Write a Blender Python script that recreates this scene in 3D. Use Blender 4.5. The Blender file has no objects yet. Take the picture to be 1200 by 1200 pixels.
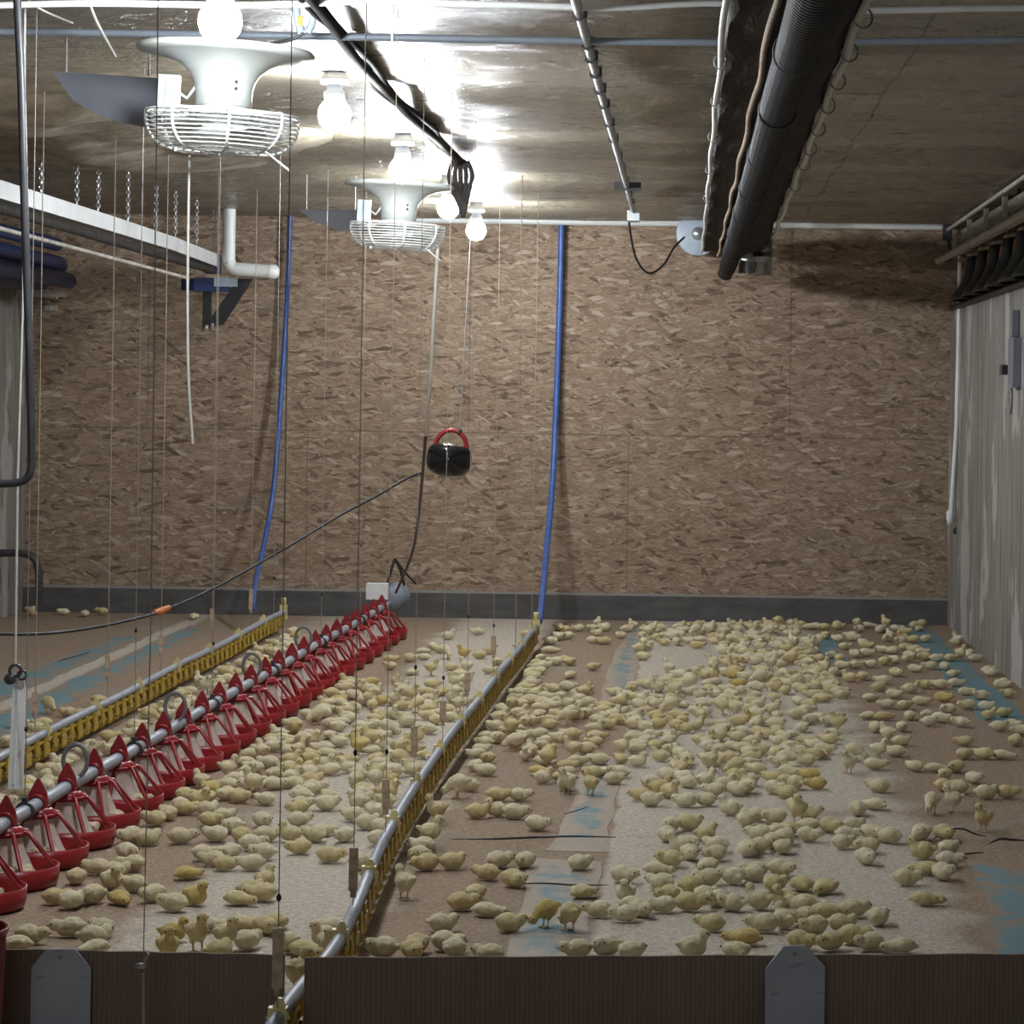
import bpy, bmesh, math, random
from mathutils import Vector, Matrix, Euler
random.seed(7)
PI = math.pi
S = bpy.context.scene
COL = S.collection

# ------------------------------------------------------------------ camera geometry
F, H, CX, CY, ROLL = 3300.0, 1.67, 803.0, 470.0, 0.0148
def unroll(u, v):
    du, dv = u - CX, v - CY
    return du + dv * ROLL, dv - du * ROLL
def atY(u, v, Y):
    a, b = unroll(u, v)
    return Vector((a * Y / F, Y, H - b * Y / F))
def atZ(u, v, Z):
    a, b = unroll(u, v)
    Y = F * (H - Z) / b
    return Vector((a * Y / F, Y, Z))
CEIL, BACK, LEFT, RIGHT = 3.02, 21.4, -5.0, 2.01

cam_d = bpy.data.cameras.new('camera')
cam = bpy.data.objects.new('camera', cam_d); COL.objects.link(cam)
cam_d.sensor_width = 36; cam_d.lens = F / 1200 * 36
cam_d.shift_x = -(CX - 600) / 1200
cam_d.shift_y = (CY - 600) / 1200
cam_d.clip_end = 200
cam.matrix_world = Matrix.Translation((0, 0, H)) @ Matrix.Rotation(PI / 2, 4, 'X') @ Matrix.Rotation(math.atan(ROLL), 4, 'Z')
S.camera = cam

# ------------------------------------------------------------------ node helpers
class NT:
    def __init__(self, name):
        self.m = bpy.data.materials.new(name); self.m.use_nodes = True
        self.t = self.m.node_tree; self.n = self.t.nodes; self.l = self.t.links
        self.b = self.n['Principled BSDF']
        self._co = None
    def node(self, typ, **kw):
        x = self.n.new(typ)
        for k, v in kw.items():
            setattr(x, k, v)
        return x
    def set(self, sock, val):
        if isinstance(val, bpy.types.NodeSocket):
            self.l.new(val, sock)
        elif isinstance(val, (tuple, list)) and len(val) == 3 and sock.type == 'RGBA':
            sock.default_value = (*val, 1)
        else:
            sock.default_value = val
    def co(self):
        if self._co is None:
            self._co = self.node('ShaderNodeTexCoord').outputs['Object']
        return self._co
    def math(self, op, a, b=0.0, c=0.0):
        x = self.node('ShaderNodeMath', operation=op)
        self.set(x.inputs[0], a); self.set(x.inputs[1], b); self.set(x.inputs[2], c)
        return x.outputs[0]
    def sep(self, v):
        x = self.node('ShaderNodeSeparateXYZ'); self.l.new(v, x.inputs[0]); return x.outputs
    def mapping(self, v, loc=(0, 0, 0), rot=(0, 0, 0), scale=(1, 1, 1)):
        x = self.node('ShaderNodeMapping'); self.l.new(v, x.inputs[0])
        x.inputs['Location'].default_value = loc; x.inputs['Rotation'].default_value = rot; x.inputs['Scale'].default_value = scale
        return x.outputs[0]
    def noise(self, v=None, scale=5, detail=3, rough=.55, dist=0, out='Fac'):
        x = self.node('ShaderNodeTexNoise')
        self.l.new(v if v is not None else self.co(), x.inputs['Vector'])
        x.inputs['Scale'].default_value = scale; x.inputs['Detail'].default_value = detail
        x.inputs['Roughness'].default_value = rough; x.inputs['Distortion'].default_value = dist
        return x.outputs[out]
    def voro(self, v, scale=1, feature='F1', out='Color', rnd=1):
        x = self.node('ShaderNodeTexVoronoi', feature=feature)
        self.l.new(v, x.inputs['Vector']); x.inputs['Scale'].default_value = scale
        if 'Randomness' in x.inputs: x.inputs['Randomness'].default_value = rnd
        return x.outputs[out]
    def ramp(self, fac, stops, interp='LINEAR'):
        x = self.node('ShaderNodeValToRGB'); x.color_ramp.interpolation = interp
        e = x.color_ramp.elements
        while len(e) < len(stops): e.new(0.5)
        for i, (p, c) in enumerate(stops):
            e[i].position = p
            e[i].color = (c, c, c, 1) if isinstance(c, (int, float)) else (*c, 1)
        self.l.new(fac, x.inputs[0])
        return x.outputs[0]
    def mix(self, fac, a, b, mode='MIX'):
        x = self.node('ShaderNodeMix', data_type='RGBA', blend_type=mode)
        self.set(x.inputs[0], fac); self.set(x.inputs[6], a); self.set(x.inputs[7], b)
        return x.outputs[2]
    def smooth(self, v, lo, hi):
        x = self.node('ShaderNodeMapRange', interpolation_type='SMOOTHSTEP')
        self.set(x.inputs[0], v); x.inputs[1].default_value = lo; x.inputs[2].default_value = hi
        return x.outputs[0]
    def bump(self, h, strength=.5, dist=.02):
        x = self.node('ShaderNodeBump'); x.inputs['Strength'].default_value = strength; x.inputs['Distance'].default_value = dist
        self.l.new(h, x.inputs['Height']); self.l.new(x.outputs[0], self.b.inputs['Normal'])
    def out(self, color=None, rough=None, metal=None, **kw):
        if color is not None: self.set(self.b.inputs['Base Color'], color)
        if rough is not None: self.set(self.b.inputs['Roughness'], rough)
        if metal is not None: self.set(self.b.inputs['Metallic'], metal)
        for k, v in kw.items(): self.set(self.b.inputs[k.replace('_', ' ')], v)
        return self.m

def plain(name, c, rough=.5, metal=0, var=.18, scale=25, bump=0, **kw):
    t = NT(name)
    n = t.noise(scale=scale, detail=4)
    lo = tuple(x * (1 - var) for x in c); hi = tuple(min(1, x * (1 + var)) for x in c)
    col = t.ramp(n, [(.3, lo), (.7, hi)])
    if bump: t.bump(n, bump, .01)
    return t.out(col, rough, metal, **kw)

M = {}
# -- oriented strand board
t = NT('strand_board')
co = t.mapping(t.co(), rot=(PI / 2, 0, 0))                   # x, z -> x, y
wob = t.noise(scale=9, detail=1, out='Color')
wv = t.node('ShaderNodeVectorMath', operation='MULTIPLY_ADD'); t.l.new(wob, wv.inputs[0]); wv.inputs[1].default_value = (.03, .035, 0); t.l.new(co, wv.inputs[2])
cw = wv.outputs[0]
col = None
stops = [(0, (.075, .043, .025)), (.07, (.13, .08, .05)), (.16, (.24, .162, .108)), (.5, (.315, .222, .152)), (.85, (.385, .285, .205)), (1, (.50, .395, .30))]
hgt = None
for k, (ang, lx, ly, off) in enumerate([(.0, 7.5, 24, 0), (.34, 9, 36, 3.1), (-.30, 9, 35, 7.7), (.8, 10, 38, 5.3), (-.12, 8.5, 42, 11.3), (.16, 10, 46, 2.2), (-.55, 11, 42, 4.4), (.05, 9, 40, 8.1)]):
    mp = t.mapping(cw, loc=(off, off * 1.7, off), rot=(0, 0, ang))
    sc = t.node('ShaderNodeVectorMath', operation='MULTIPLY'); t.l.new(mp, sc.inputs[0]); sc.inputs[1].default_value = (lx, ly, 0)
    s3 = t.sep(t.voro(sc.outputs[0], 1))
    c = t.ramp(s3[0], stops)
    ed = t.voro(sc.outputs[0], 1, 'DISTANCE_TO_EDGE', 'Distance')
    c = t.mix(t.math('MULTIPLY', t.math('SUBTRACT', 1, t.smooth(ed, 0, .12)), .55), c, (.12, .075, .045))  # shadow beside each strand painted into the colour as a dark edge
    if col is None: col, hgt = c, s3[0]
    else:
        pr = t.math('GREATER_THAN', s3[1], .66)
        col = t.mix(pr, col, c)
        mh = t.node('ShaderNodeMix', data_type='FLOAT'); t.l.new(pr, mh.inputs[0]); t.l.new(hgt, mh.inputs[2]); t.l.new(s3[0], mh.inputs[3]); hgt = mh.outputs[0]
fine = t.noise(t.mapping(co, scale=(12, 90, 1)), scale=1.5, detail=3)
col = t.mix(t.math('MULTIPLY', fine, .45), col, t.ramp(fine, [(.35, (.2, .13, .08)), (.7, (.55, .44, .32))]))
# dark seams between the 4 x 8 ft boards
xyz = t.sep(t.co())
zz = t.math('SUBTRACT', xyz[2], 1.405)
hs = t.math('LESS_THAN', t.math('ABSOLUTE', zz), .006)
def vseam(x0):
    f = t.math('FRACT', t.math('DIVIDE', t.math('SUBTRACT', xyz[0], x0), 2.44))
    return t.math('LESS_THAN', f, .0042)
up = t.math('GREATER_THAN', zz, 0)
vs = t.math('MAXIMUM', t.math('MULTIPLY', vseam(.79), up), t.math('MULTIPLY', vseam(-.43), t.math('SUBTRACT', 1, up)))
seam = t.math('MAXIMUM', hs, vs)
col = t.mix(t.math('MULTIPLY', seam, .45), col, (.10, .07, .045))
# grey printed smudges and damp patches with shapes of their own
sm = t.noise(t.mapping(co, scale=(1.1, 3.2, 1)), scale=1.3, detail=5)
col = t.mix(t.smooth(sm, .60, .74), col, t.mix(.6, col, (.20, .17, .15)))
t.bump(hgt, .45, .008)
M['osb'] = t.out(col, .7, Specular_IOR_Level=.3)
# -- ceiling concrete
t = NT('ceiling_concrete')
xyz = t.sep(t.co())
big = t.noise(t.mapping(t.co(), scale=(.8, 1, 1)), scale=1.1, detail=7, rough=.62)
gr = t.noise(scale=7, detail=8, rough=.7)
col = t.ramp(big, [(.3, (.165, .135, .09)), (.5, (.28, .24, .17)), (.7, (.37, .33, .25))])
col = t.mix(.4, col, t.ramp(gr, [(.3, (.12, .10, .065)), (.7, (.42, .38, .30))]))
jit = t.math('MULTIPLY', t.noise(scale=1.6, detail=3), .10)
ln = t.math('FRACT', t.math('ADD', t.math('DIVIDE', xyz[1], .83), jit))
line = t.math('LESS_THAN', ln, .022)
col = t.mix(t.math('MULTIPLY', line, .5), col, (.05, .04, .03))
bt = t.math('FLOOR', t.math('ADD', t.math('DIVIDE', xyz[1], .83), jit))
bw = t.node('ShaderNodeTexWhiteNoise', noise_dimensions='1D'); t.l.new(bt, bw.inputs['W'])
col = t.mix(.28, col, t.ramp(bw.outputs['Value'], [(0, (.13, .11, .085)), (1, (.42, .37, .28))]))
xs = t.math('LESS_THAN', t.math('ABSOLUTE', t.math('SUBTRACT', t.math('ADD', xyz[0], t.math('MULTIPLY', t.noise(scale=3, detail=3), .04)), .87)), .006)
col = t.mix(t.math('MULTIPLY', xs, .75), col, (.04, .03, .025))
pock = t.noise(scale=11, detail=5, rough=.7)
zone = t.smooth(t.noise(t.mapping(t.co(), loc=(5, 1, 0)), scale=.9, detail=3), .42, .62)
pk = t.math('MULTIPLY', t.smooth(pock, .58, .68), zone)
col = t.mix(t.math('MULTIPLY', pk, .8), col, (.06, .05, .04))
pk2 = t.noise(t.mapping(t.co(), loc=(4, 2, 0)), scale=3.2, detail=6, rough=.65)
hh = t.math('ADD', t.math('MULTIPLY', gr, 1.0), t.math('ADD', t.math('MULTIPLY', pk2, .8), t.math('ADD', t.math('MULTIPLY', pk, -1.6), t.math('MULTIPLY', line, -.4))))
t.bump(hh, .75, .05)
M['ceil'] = t.out(col, t.ramp(pk2, [(.35, .2), (.65, .48)]))
# -- whitewashed concrete side walls
t = NT('whitewashed_concrete')
st = t.noise(t.mapping(t.co(), scale=(1, 5, .55)), scale=2.2, detail=6, rough=.6)
bl = t.noise(t.mapping(t.co(), loc=(3, 1, 2), scale=(1, 1.5, .8)), scale=1.3, detail=4)
col = t.ramp(st, [(.25, (.10, .09, .075)), (.45, (.215, .195, .17)), (.7, (.31, .29, .265))])
col = t.mix(t.math('MULTIPLY', t.smooth(bl, .53, .57), .8), col, (.45, .44, .42))
brd = t.math('LESS_THAN', t.math('FRACT', t.math('DIVIDE', t.sep(t.co())[1], .21)), .06)
col = t.mix(t.math('MULTIPLY', brd, .35), col, (.13, .12, .10))
t.bump(st, .35, .02)
M['wallc'] = t.out(col, .8)
t = NT('dark_upper_wall')
n = t.noise(scale=4, detail=5)
M['wallu'] = t.out(t.ramp(n, [(.3, (.07, .05, .035)), (.7, (.17, .13, .10))]), .85)
# -- curb
t = NT('grey_curb_concrete')
n = t.noise(t.mapping(t.co(), scale=(1, 1, 3)), scale=3, detail=6, rough=.65)
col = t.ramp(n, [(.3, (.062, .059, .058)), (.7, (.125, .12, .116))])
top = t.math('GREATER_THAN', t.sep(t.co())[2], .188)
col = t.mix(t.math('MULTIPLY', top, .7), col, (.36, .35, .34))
t.bump(n, .3, .01)
M['curb'] = t.out(col, .85)
# -- litter floor: brown litter, pale shavings beds
t = NT('litter_floor')
xyz = t.sep(t.co()); X = xyz[0]; Y = xyz[1]
w1 = t.math('MULTIPLY', t.math('SUBTRACT', t.noise(scale=2.2, detail=5, rough=.65), .5), .5)
w2 = t.math('MULTIPLY', t.math('SUBTRACT', t.noise(t.mapping(t.co(), loc=(9, 3, 1)), scale=3.4, detail=5), .5), .10)
g1 = t.smooth(t.math('ADD', t.math('MULTIPLY', t.noise(scale=38, detail=5, rough=.75), .65), t.math('MULTIPLY', t.noise(scale=95, detail=2), .35)), .36, .64)
g2 = t.voro(t.co(), 70, 'F1', 'Distance')
g3 = t.noise(t.mapping(t.co(), scale=(1, .55, 1)), scale=1.4, detail=4)
brown = t.mix(g1, (.25, .18, .125), (.46, .35, .255))
brown = t.mix(t.math('MULTIPLY', t.smooth(g3, .52, .7), .55), brown, (.34, .30, .255))
pale = t.mix(g1, (.42, .365, .295), (.72, .645, .545))
chip = t.smooth(t.noise(scale=30, detail=4, rough=.75), .58, .66)
pale = t.mix(t.math('MULTIPLY', chip, .42), pale, (.20, .165, .13))
def band(lo, hi, soft, xv):
    return t.math('MULTIPLY', t.smooth(xv, lo - soft, lo + soft), t.math('SUBTRACT', 1, t.smooth(xv, hi - soft, hi + soft)))
xw = t.math('ADD', X, w1); xn = t.math('ADD', X, w2)
b1 = t.math('MULTIPLY', t.smooth(xn, -.275, -.245), t.math('SUBTRACT', 1, t.smooth(xw, .82, 1.02)))
b2 = band(-1.68, -1.0, .10, xw)
b3 = t.math('MULTIPLY', band(-2.75, -2.35, .14, xw), .6)
b4 = band(-3.66, -3.54, .03, xn)
m = t.math('MAXIMUM', t.math('MAXIMUM', b1, b2), t.math('MAXIMUM', b3, b4))
br2 = t.math('MULTIPLY', t.smooth(t.noise(t.mapping(t.co(), loc=(2, 7, 0)), scale=1.1, detail=3), .62, .72), .6)
m = t.math('MULTIPLY', m, t.math('SUBTRACT', 1, br2))
col = t.mix(m, brown, pale)
drop = t.smooth(t.voro(t.co(), 9, 'F1', 'Distance'), .06, .045)
col = t.mix(t.math('MULTIPLY', drop, .5), col, (.10, .075, .05))
t.bump(t.math('ADD', g1, t.math('MULTIPLY', t.noise(scale=14, detail=3), 1.3)), .55, .010)
M['floor'] = t.out(col, .95, Specular_IOR_Level=.15)
# -- blue paper under the litter
t = NT('blue_paper')
pn = t.noise(t.mapping(t.co(), scale=(1, .8, 1)), scale=4.5, detail=6, rough=.65)
base = t.mix(t.noise(scale=30, detail=3), (.12, .20, .225), (.20, .29, .31))
g1 = t.noise(scale=55, detail=4, rough=.7)
lit = t.mix(g1, (.27, .21, .155), (.47, .385, .30))
t.bump(pn, .5, .02)
ea = t.node('ShaderNodeAttribute', attribute_name='edge').outputs['Fac']
pc = t.math('ADD', pn, t.math('MULTIPLY', t.math('SUBTRACT', 1, ea), .2))
M['paper'] = t.out(t.mix(t.smooth(pc, .42, .60), base, lit), .8)
t = NT('clean_blue_paper')
pn = t.noise(scale=3.2, detail=6, rough=.65)
base = t.mix(t.noise(scale=30, detail=3), (.11, .20, .23), (.17, .28, .31))
t.bump(pn, .5, .02)
ea = t.node('ShaderNodeAttribute', attribute_name='edge').outputs['Fac']
pc = t.math('ADD', pn, t.math('MULTIPLY', t.math('SUBTRACT', 1, ea), .12))
M['paper2'] = t.out(t.mix(t.smooth(pc, .49, .60), base, t.mix(t.noise(scale=45, detail=4, rough=.7), (.18, .13, .09), (.40, .30, .22))), .8)
t = NT('smooth_blue_paper')
pn = t.noise(scale=3.2, detail=6, rough=.65)
base = t.mix(t.noise(scale=30, detail=3), (.11, .20, .23), (.17, .28, .31))
t.bump(pn, .5, .02)
ea = t.node('ShaderNodeAttribute', attribute_name='edge').outputs['Fac']
pc = t.math('ADD', pn, t.math('MULTIPLY', t.math('SUBTRACT', 1, ea), .06))
M['paper3'] = t.out(t.mix(t.smooth(pc, .57, .68), base, t.mix(t.noise(scale=45, detail=4, rough=.7), (.18, .13, .09), (.40, .30, .22))), .8)
# -- cardboard with vertical flutes
t = NT('corrugated_cardboard')
xx = t.sep(t.co())[0]
wv = t.math('SINE', t.math('MULTIPLY', xx, 2 * PI / .0125))
n = t.noise(t.mapping(t.co(), scale=(1, 1, .25)), scale=9, detail=5)
col = t.mix(n, (.165, .115, .085), (.25, .185, .14))
col = t.mix(t.math('MULTIPLY', t.math('GREATER_THAN', wv, .45), .28), col, (.10, .07, .05))
scr = t.smooth(t.noise(t.mapping(t.co(), scale=(14, 1, 2)), scale=5, detail=3), .70, .76)
col = t.mix(t.math('MULTIPLY', scr, .25), col, (.42, .36, .30))
t.bump(wv, .35, .003)
M['card'] = t.out(col, .85)
t = NT('folded_grey_plate')
n = t.noise(scale=7, detail=5); scr = t.smooth(t.noise(t.mapping(t.co(), scale=(3, 1, 9)), scale=6, detail=4), .62, .68)
M['plate'] = t.out(t.mix(t.math('MULTIPLY', scr, .5), t.ramp(n, [(.3, (.30, .32, .36)), (.7, (.40, .42, .46))]), (.18, .19, .21)), .55)

M['red'] = plain('red_plastic', (.29, .014, .018), .34, var=.25, scale=14)
M['redd'] = plain('dark_red_plastic', (.26, .015, .02), .35, var=.25, scale=14)
M['hop'] = plain('milky_feed_hopper', (.60, .50, .44), .5, var=.12)
M['feed'] = plain('crumbled_feed', (.42, .29, .16), .9, var=.4, scale=90, bump=.5)
M['pipe'] = plain('galvanised_pipe', (.33, .35, .40), .5, metal=.1, var=.12, scale=18)
M['alu'] = plain('dull_aluminium', (.42, .43, .45), .42, metal=.4, var=.2, scale=30)
M['yel'] = plain('yellow_plastic', (.42, .28, .03), .42, var=.3, scale=30)
M['yelp'] = plain('pale_yellow_plastic', (.62, .53, .24), .4, var=.15, scale=20)
M['white'] = plain('white_plastic', (.78, .79, .78), .4, var=.06)
M['crust'] = plain('crusted_ceiling', (.26, .215, .15), .9, var=.45, scale=6, bump=1.0)
M['sock'] = plain('grey_white_socket', (.24, .25, .27), .5, var=.06)
M['chan'] = plain('off_white_channel', (.47, .48, .47), .5, var=.1, scale=5)
M['grey'] = plain('grey_plastic', (.17, .165, .17), .5, var=.15)
M['fan'] = plain('ivory_fan_plastic', (.50, .52, .49), .4, var=.05, scale=6)
M['wire'] = plain('white_coated_wire', (.70, .71, .69), .4, var=.05)
M['pvc'] = plain('white_pvc', (.68, .69, .66), .4, var=.06, scale=8)
M['gpipe'] = plain('grey_blue_conduit', (.22, .25, .29), .45, var=.15, scale=6)
M['dark'] = plain('dark_grey_plastic', (.045, .045, .05), .42, var=.3, scale=15)
M['black'] = plain('black_rubber', (.015, .015, .016), .5, var=.3, scale=15)
M['shine'] = plain('glossy_black', (.008, .008, .009), .08, var=.2)
M['cord'] = plain('brown_cord', (.33, .27, .21), .85, var=.2, scale=60)
M['steel'] = plain('steel_wire', (.32, .30, .28), .5, metal=.4, var=.2, scale=60)
M['rope'] = plain('white_rope', (.62, .60, .55), .8, var=.1, scale=60)
M['wood'] = plain('weathered_wood', (.42, .32, .23), .8, var=.35, scale=30)
M['blue'] = plain('blue_hose', (.055, .12, .36), .4, var=.2, scale=12)
M['blue2'] = plain('blue_paint', (.02, .035, .11), .45, var=.2, scale=12)
M['plas'] = plain('grey_deflector', (.17, .18, .21), .6, var=.1, scale=5)
M['lbl'] = plain('pale_blue_grey', (.45, .52, .60), .4, var=.08)
M['galv'] = plain('galvanised_sheet', (.50, .52, .52), .32, metal=.75, var=.2, scale=9)
M['clay'] = plain('orange_clay', (.62, .20, .10), .7, var=.25, scale=20)
M['timber'] = plain('grey_timber', (.40, .365, .32), .8, var=.3, scale=12)
M['sleeve'] = plain('matt_dark_sleeve', (.035, .03, .026), .9, var=.4, scale=20, Specular_IOR_Level=.15)
M['chain'] = plain('chain_steel', (.5, .5, .5), .3, metal=.8, var=.2)
M['orange'] = plain('orange_tape', (.55, .17, .05), .5, var=.15)
M['beak'] = plain('beak_horn', (.50, .26, .10), .5, var=.1)
M['leg'] = plain('chick_leg_skin', (.52, .32, .14), .6, var=.1)
M['eye'] = plain('black_eye', (.01, .01, .01), .15, var=0)
t = NT('dark_film')
n = t.noise(t.mapping(t.co(), scale=(9, 1.1, 4)), scale=2.2, detail=5, dist=.6)
t.bump(n, .5, .03)
M['film'] = t.out(t.ramp(n, [(.3, (.008, .007, .005)), (.65, (.028, .022, .017))]), .65, Specular_IOR_Level=.1)
t = NT('ribbed_hose')
yy = t.sep(t.co())[1]
wv = t.math('SINE', t.math('MULTIPLY', yy, 2 * PI / .045))
n = t.noise(scale=6, detail=3)
t.bump(wv, .6, .012)
M['hose'] = t.out(t.ramp(n, [(.3, (.010, .011, .014)), (.7, (.018, .020, .026))]), .6, Specular_IOR_Level=.1)
t = NT('bulb_glow')
e = t.node('ShaderNodeEmission'); e.inputs[0].default_value = (.90, .95, 1, 1); e.inputs[1].default_value = 300
t.l.new(e.outputs[0], t.n['Material Output'].inputs['Surface'])
M['glow'] = t.m
def chickmat(name, a, b):
    t = NT(name)
    n = t.noise(scale=38, detail=4, rough=.7)
    info = t.node('ShaderNodeObjectInfo').outputs['Random']
    isl = t.node('ShaderNodeNewGeometry').outputs['Random Per Island']
    r = t.math('FRACT', t.math('ADD', info, isl))
    ca = t.mix(r, a, b)
    col = t.mix(t.math('MULTIPLY', t.smooth(n, .35, .75), .45), ca, tuple(x * .72 for x in a))
    t.bump(n, .6, .006)
    return t.out(col, .95, Specular_IOR_Level=.1, Sheen_Weight=.25)
M['ch0'] = chickmat('pale_chick_down', (.67, .58, .36), (.72, .65, .46))
M['ch1'] = chickmat('cream_chick_down', (.62, .51, .26), (.67, .57, .33))
M['ch2'] = chickmat('yellow_chick_down', (.56, .42, .14), (.62, .49, .20))

# ------------------------------------------------------------------ mesh builder
class MB:
    def __init__(self): self.v = []; self.f = []; self.mi = []; self.sm = []
    def add(self, vs, fs, mi=0, smooth=True):
        b = len(self.v); self.v += [tuple(x) for x in vs]
        for q in fs: self.f.append(tuple(i + b for i in q)); self.mi.append(mi); self.sm.append(smooth)
        return self
    def box(self, c, s, rot=None, mi=0):
        x, y, z = s[0] / 2, s[1] / 2, s[2] / 2
        vs = [Vector((a, b, d)) for a in (-x, x) for b in (-y, y) for d in (-z, z)]
        if rot: R = Euler(rot).to_matrix(); vs = [R @ p for p in vs]
        c = Vector(c)
        return self.add([p + c for p in vs], [(0, 1, 3, 2), (4, 6, 7, 5), (0, 4, 5, 1), (2, 3, 7, 6), (0, 2, 6, 4), (1, 5, 7, 3)], mi, False)
    def tube(self, pts, r, n=8, mi=0, cap=True, flat=1.0):
        pts = [Vector(p) for p in pts]
        rs = r if isinstance(r, (list, tuple)) else [r] * len(pts)
        vs, fs = [], []
        ref = None
        for i, p in enumerate(pts):
            d = (pts[min(i + 1, len(pts) - 1)] - pts[max(i - 1, 0)]).normalized()
            if ref is None:
                ref = Vector((0, 0, 1)) if abs(d.z) < .9 else Vector((1, 0, 0))
            a = (ref - d * ref.dot(d))
            if a.length < 1e-5: a = d.orthogonal()
            a.normalize(); b = d.cross(a); ref = a
            for k in range(n):
                th = 2 * PI * k / n
                vs.append(p + (a * math.cos(th) + b * math.sin(th) * flat) * rs[i])
        for i in range(len(pts) - 1):
            for k in range(n):
                fs.append((i * n + k, i * n + (k + 1) % n, (i + 1) * n + (k + 1) % n, (i + 1) * n + k))
        self.add(vs, fs, mi)
        if cap:
            m = len(pts) - 1
            self.add(vs[:n], [tuple(range(n - 1, -1, -1))], mi, False)
            self.add(vs[m * n:], [tuple(range(n))], mi, False)
        return self
    def lathe(self, prof, n=24, c=(0, 0, 0), mi=0, axis='Z'):
        c = Vector(c); vs, fs = [], []
        for (r, z) in prof:
            for k in range(n):
                th = 2 * PI * k / n
                p = (r * math.cos(th), r * math.sin(th), z)
                if axis == 'Y': p = (p[0], p[2], p[1])
                if axis == 'X': p = (p[2], p[0], p[1])
                vs.append(Vector(p) + c)
        for i in range(len(prof) - 1):
            for k in range(n):
                fs.append((i * n + k, i * n + (k + 1) % n, (i + 1) * n + (k + 1) % n, (i + 1) * n + k))
        return self.add(vs, fs, mi)
    def ell(self, c, r, n=12, m=8, mi=0, rot=None):
        vs, fs = [], []; c = Vector(c); R = Euler(rot).to_matrix() if rot else None
        for i in range(1, m):
            ph = PI * i / m
            for k in range(n):
                th = 2 * PI * k / n
                p = Vector((r[0] * math.sin(ph) * math.cos(th), r[1] * math.sin(ph) * math.sin(th), r[2] * math.cos(ph)))
                vs.append((R @ p if R else p) + c)
        tp = Vector((0, 0, r[2])); bt = -tp
        vs.append((R @ tp if R else tp) + c); vs.append((R @ bt if R else bt) + c)
        for i in range(m - 2):
            for k in range(n):
                fs.append((i * n + k, (i + 1) * n + k, (i + 1) * n + (k + 1) % n, i * n + (k + 1) % n))
        a = (m - 1) * n
        for k in range(n):
            fs.append((a, k, (k + 1) % n)); fs.append((a + 1, (m - 2) * n + (k + 1) % n, (m - 2) * n + k))
        return self.add(vs, fs, mi)
    def prism(self, poly, y0, y1, mi=0):          # poly in x,z ; extruded along y
        n = len(poly)
        vs = [(x, y0, z) for x, z in poly] + [(x, y1, z) for x, z in poly]
        fs = [tuple(range(n)), tuple(range(2 * n - 1, n - 1, -1))] + [(i, n + i, n + (i + 1) % n, (i + 1) % n) for i in range(n)]
        return self.add(vs, fs, mi, False)
    def ring(self, c, r, rt, n=32, m=6, mi=0, axis='Z'):
        c = Vector(c); pts = []
        vs, fs = [], []
        for i in range(n):
            th = 2 * PI * i / n
            for k in range(m):
                ph = 2 * PI * k / m
                rr = r + rt * math.cos(ph)
                p = (rr * math.cos(th), rr * math.sin(th), rt * math.sin(ph))
                if axis == 'Y': p = (p[0], p[2], p[1])
                vs.append(Vector(p) + c)
        for i in range(n):
            for k in range(m):
                fs.append((i * m + k, ((i + 1) % n) * m + k, ((i + 1) % n) * m + (k + 1) % m, i * m + (k + 1) % m))
        return self.add(vs, fs, mi)
    def mesh(self, name, mats):
        me = bpy.data.meshes.new(name); me.from_pydata(self.v, [], self.f); me.update()
        for m in (mats if isinstance(mats, (list, tuple)) else [mats]): me.materials.append(m)
        me.polygons.foreach_set('material_index', self.mi); me.polygons.foreach_set('use_smooth', self.sm)
        return me
    def build(self, name, mats, parent=None, loc=None, fix=True):
        me = self.mesh(name, mats)
        if fix:
            bm = bmesh.new(); bm.from_mesh(me); bmesh.ops.recalc_face_normals(bm, faces=bm.faces); bm.to_mesh(me); bm.free()
        return put(name, me, parent, loc)
def put(name, me, parent=None, loc=None, rot=None):
    o = bpy.data.objects.new(name, me); COL.objects.link(o)
    if parent: o.parent = parent
    if loc is not None: o.location = loc
    if rot is not None: o.rotation_euler = rot
    return o
def tag(o, label=None, cat=None, group=None, kind=None):
    if label: o['label'] = label
    if cat: o['category'] = cat
    if group: o['group'] = group
    if kind: o['kind'] = kind
    return o
def empty(name, loc, rot=(0, 0, 0)):
    o = bpy.data.objects.new(name, None); COL.objects.link(o); o.location = loc; o.rotation_euler = rot
    o.empty_display_size = .05
    return o
def smooth_path(pts, n=6):
    pts = [Vector(p) for p in pts]
    out = []
    for i in range(len(pts) - 1):
        p0 = pts[max(i - 1, 0)]; p1 = pts[i]; p2 = pts[i + 1]; p3 = pts[min(i + 2, len(pts) - 1)]
        for k in range(n):
            s = k / n
            out.append(.5 * ((2 * p1) + (p2 - p0) * s + (2 * p0 - 5 * p1 + 4 * p2 - p3) * s * s + (3 * p1 - p0 - 3 * p2 + p3) * s ** 3))
    out.append(pts[-1])
    return out
ORD = ['nearest', 'second', 'third', 'fourth', 'fifth', 'sixth', 'seventh', 'eighth', 'ninth', 'tenth']

# ------------------------------------------------------------------ the room
def struct(name, mb, mats, label=None):
    return tag(mb.build(name, mats), label, None, None, 'structure')
struct('floor', MB().box(((LEFT + RIGHT) / 2, 9.7, -.05), (RIGHT - LEFT + 1, 24.2, .1)), M['floor'])
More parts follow.
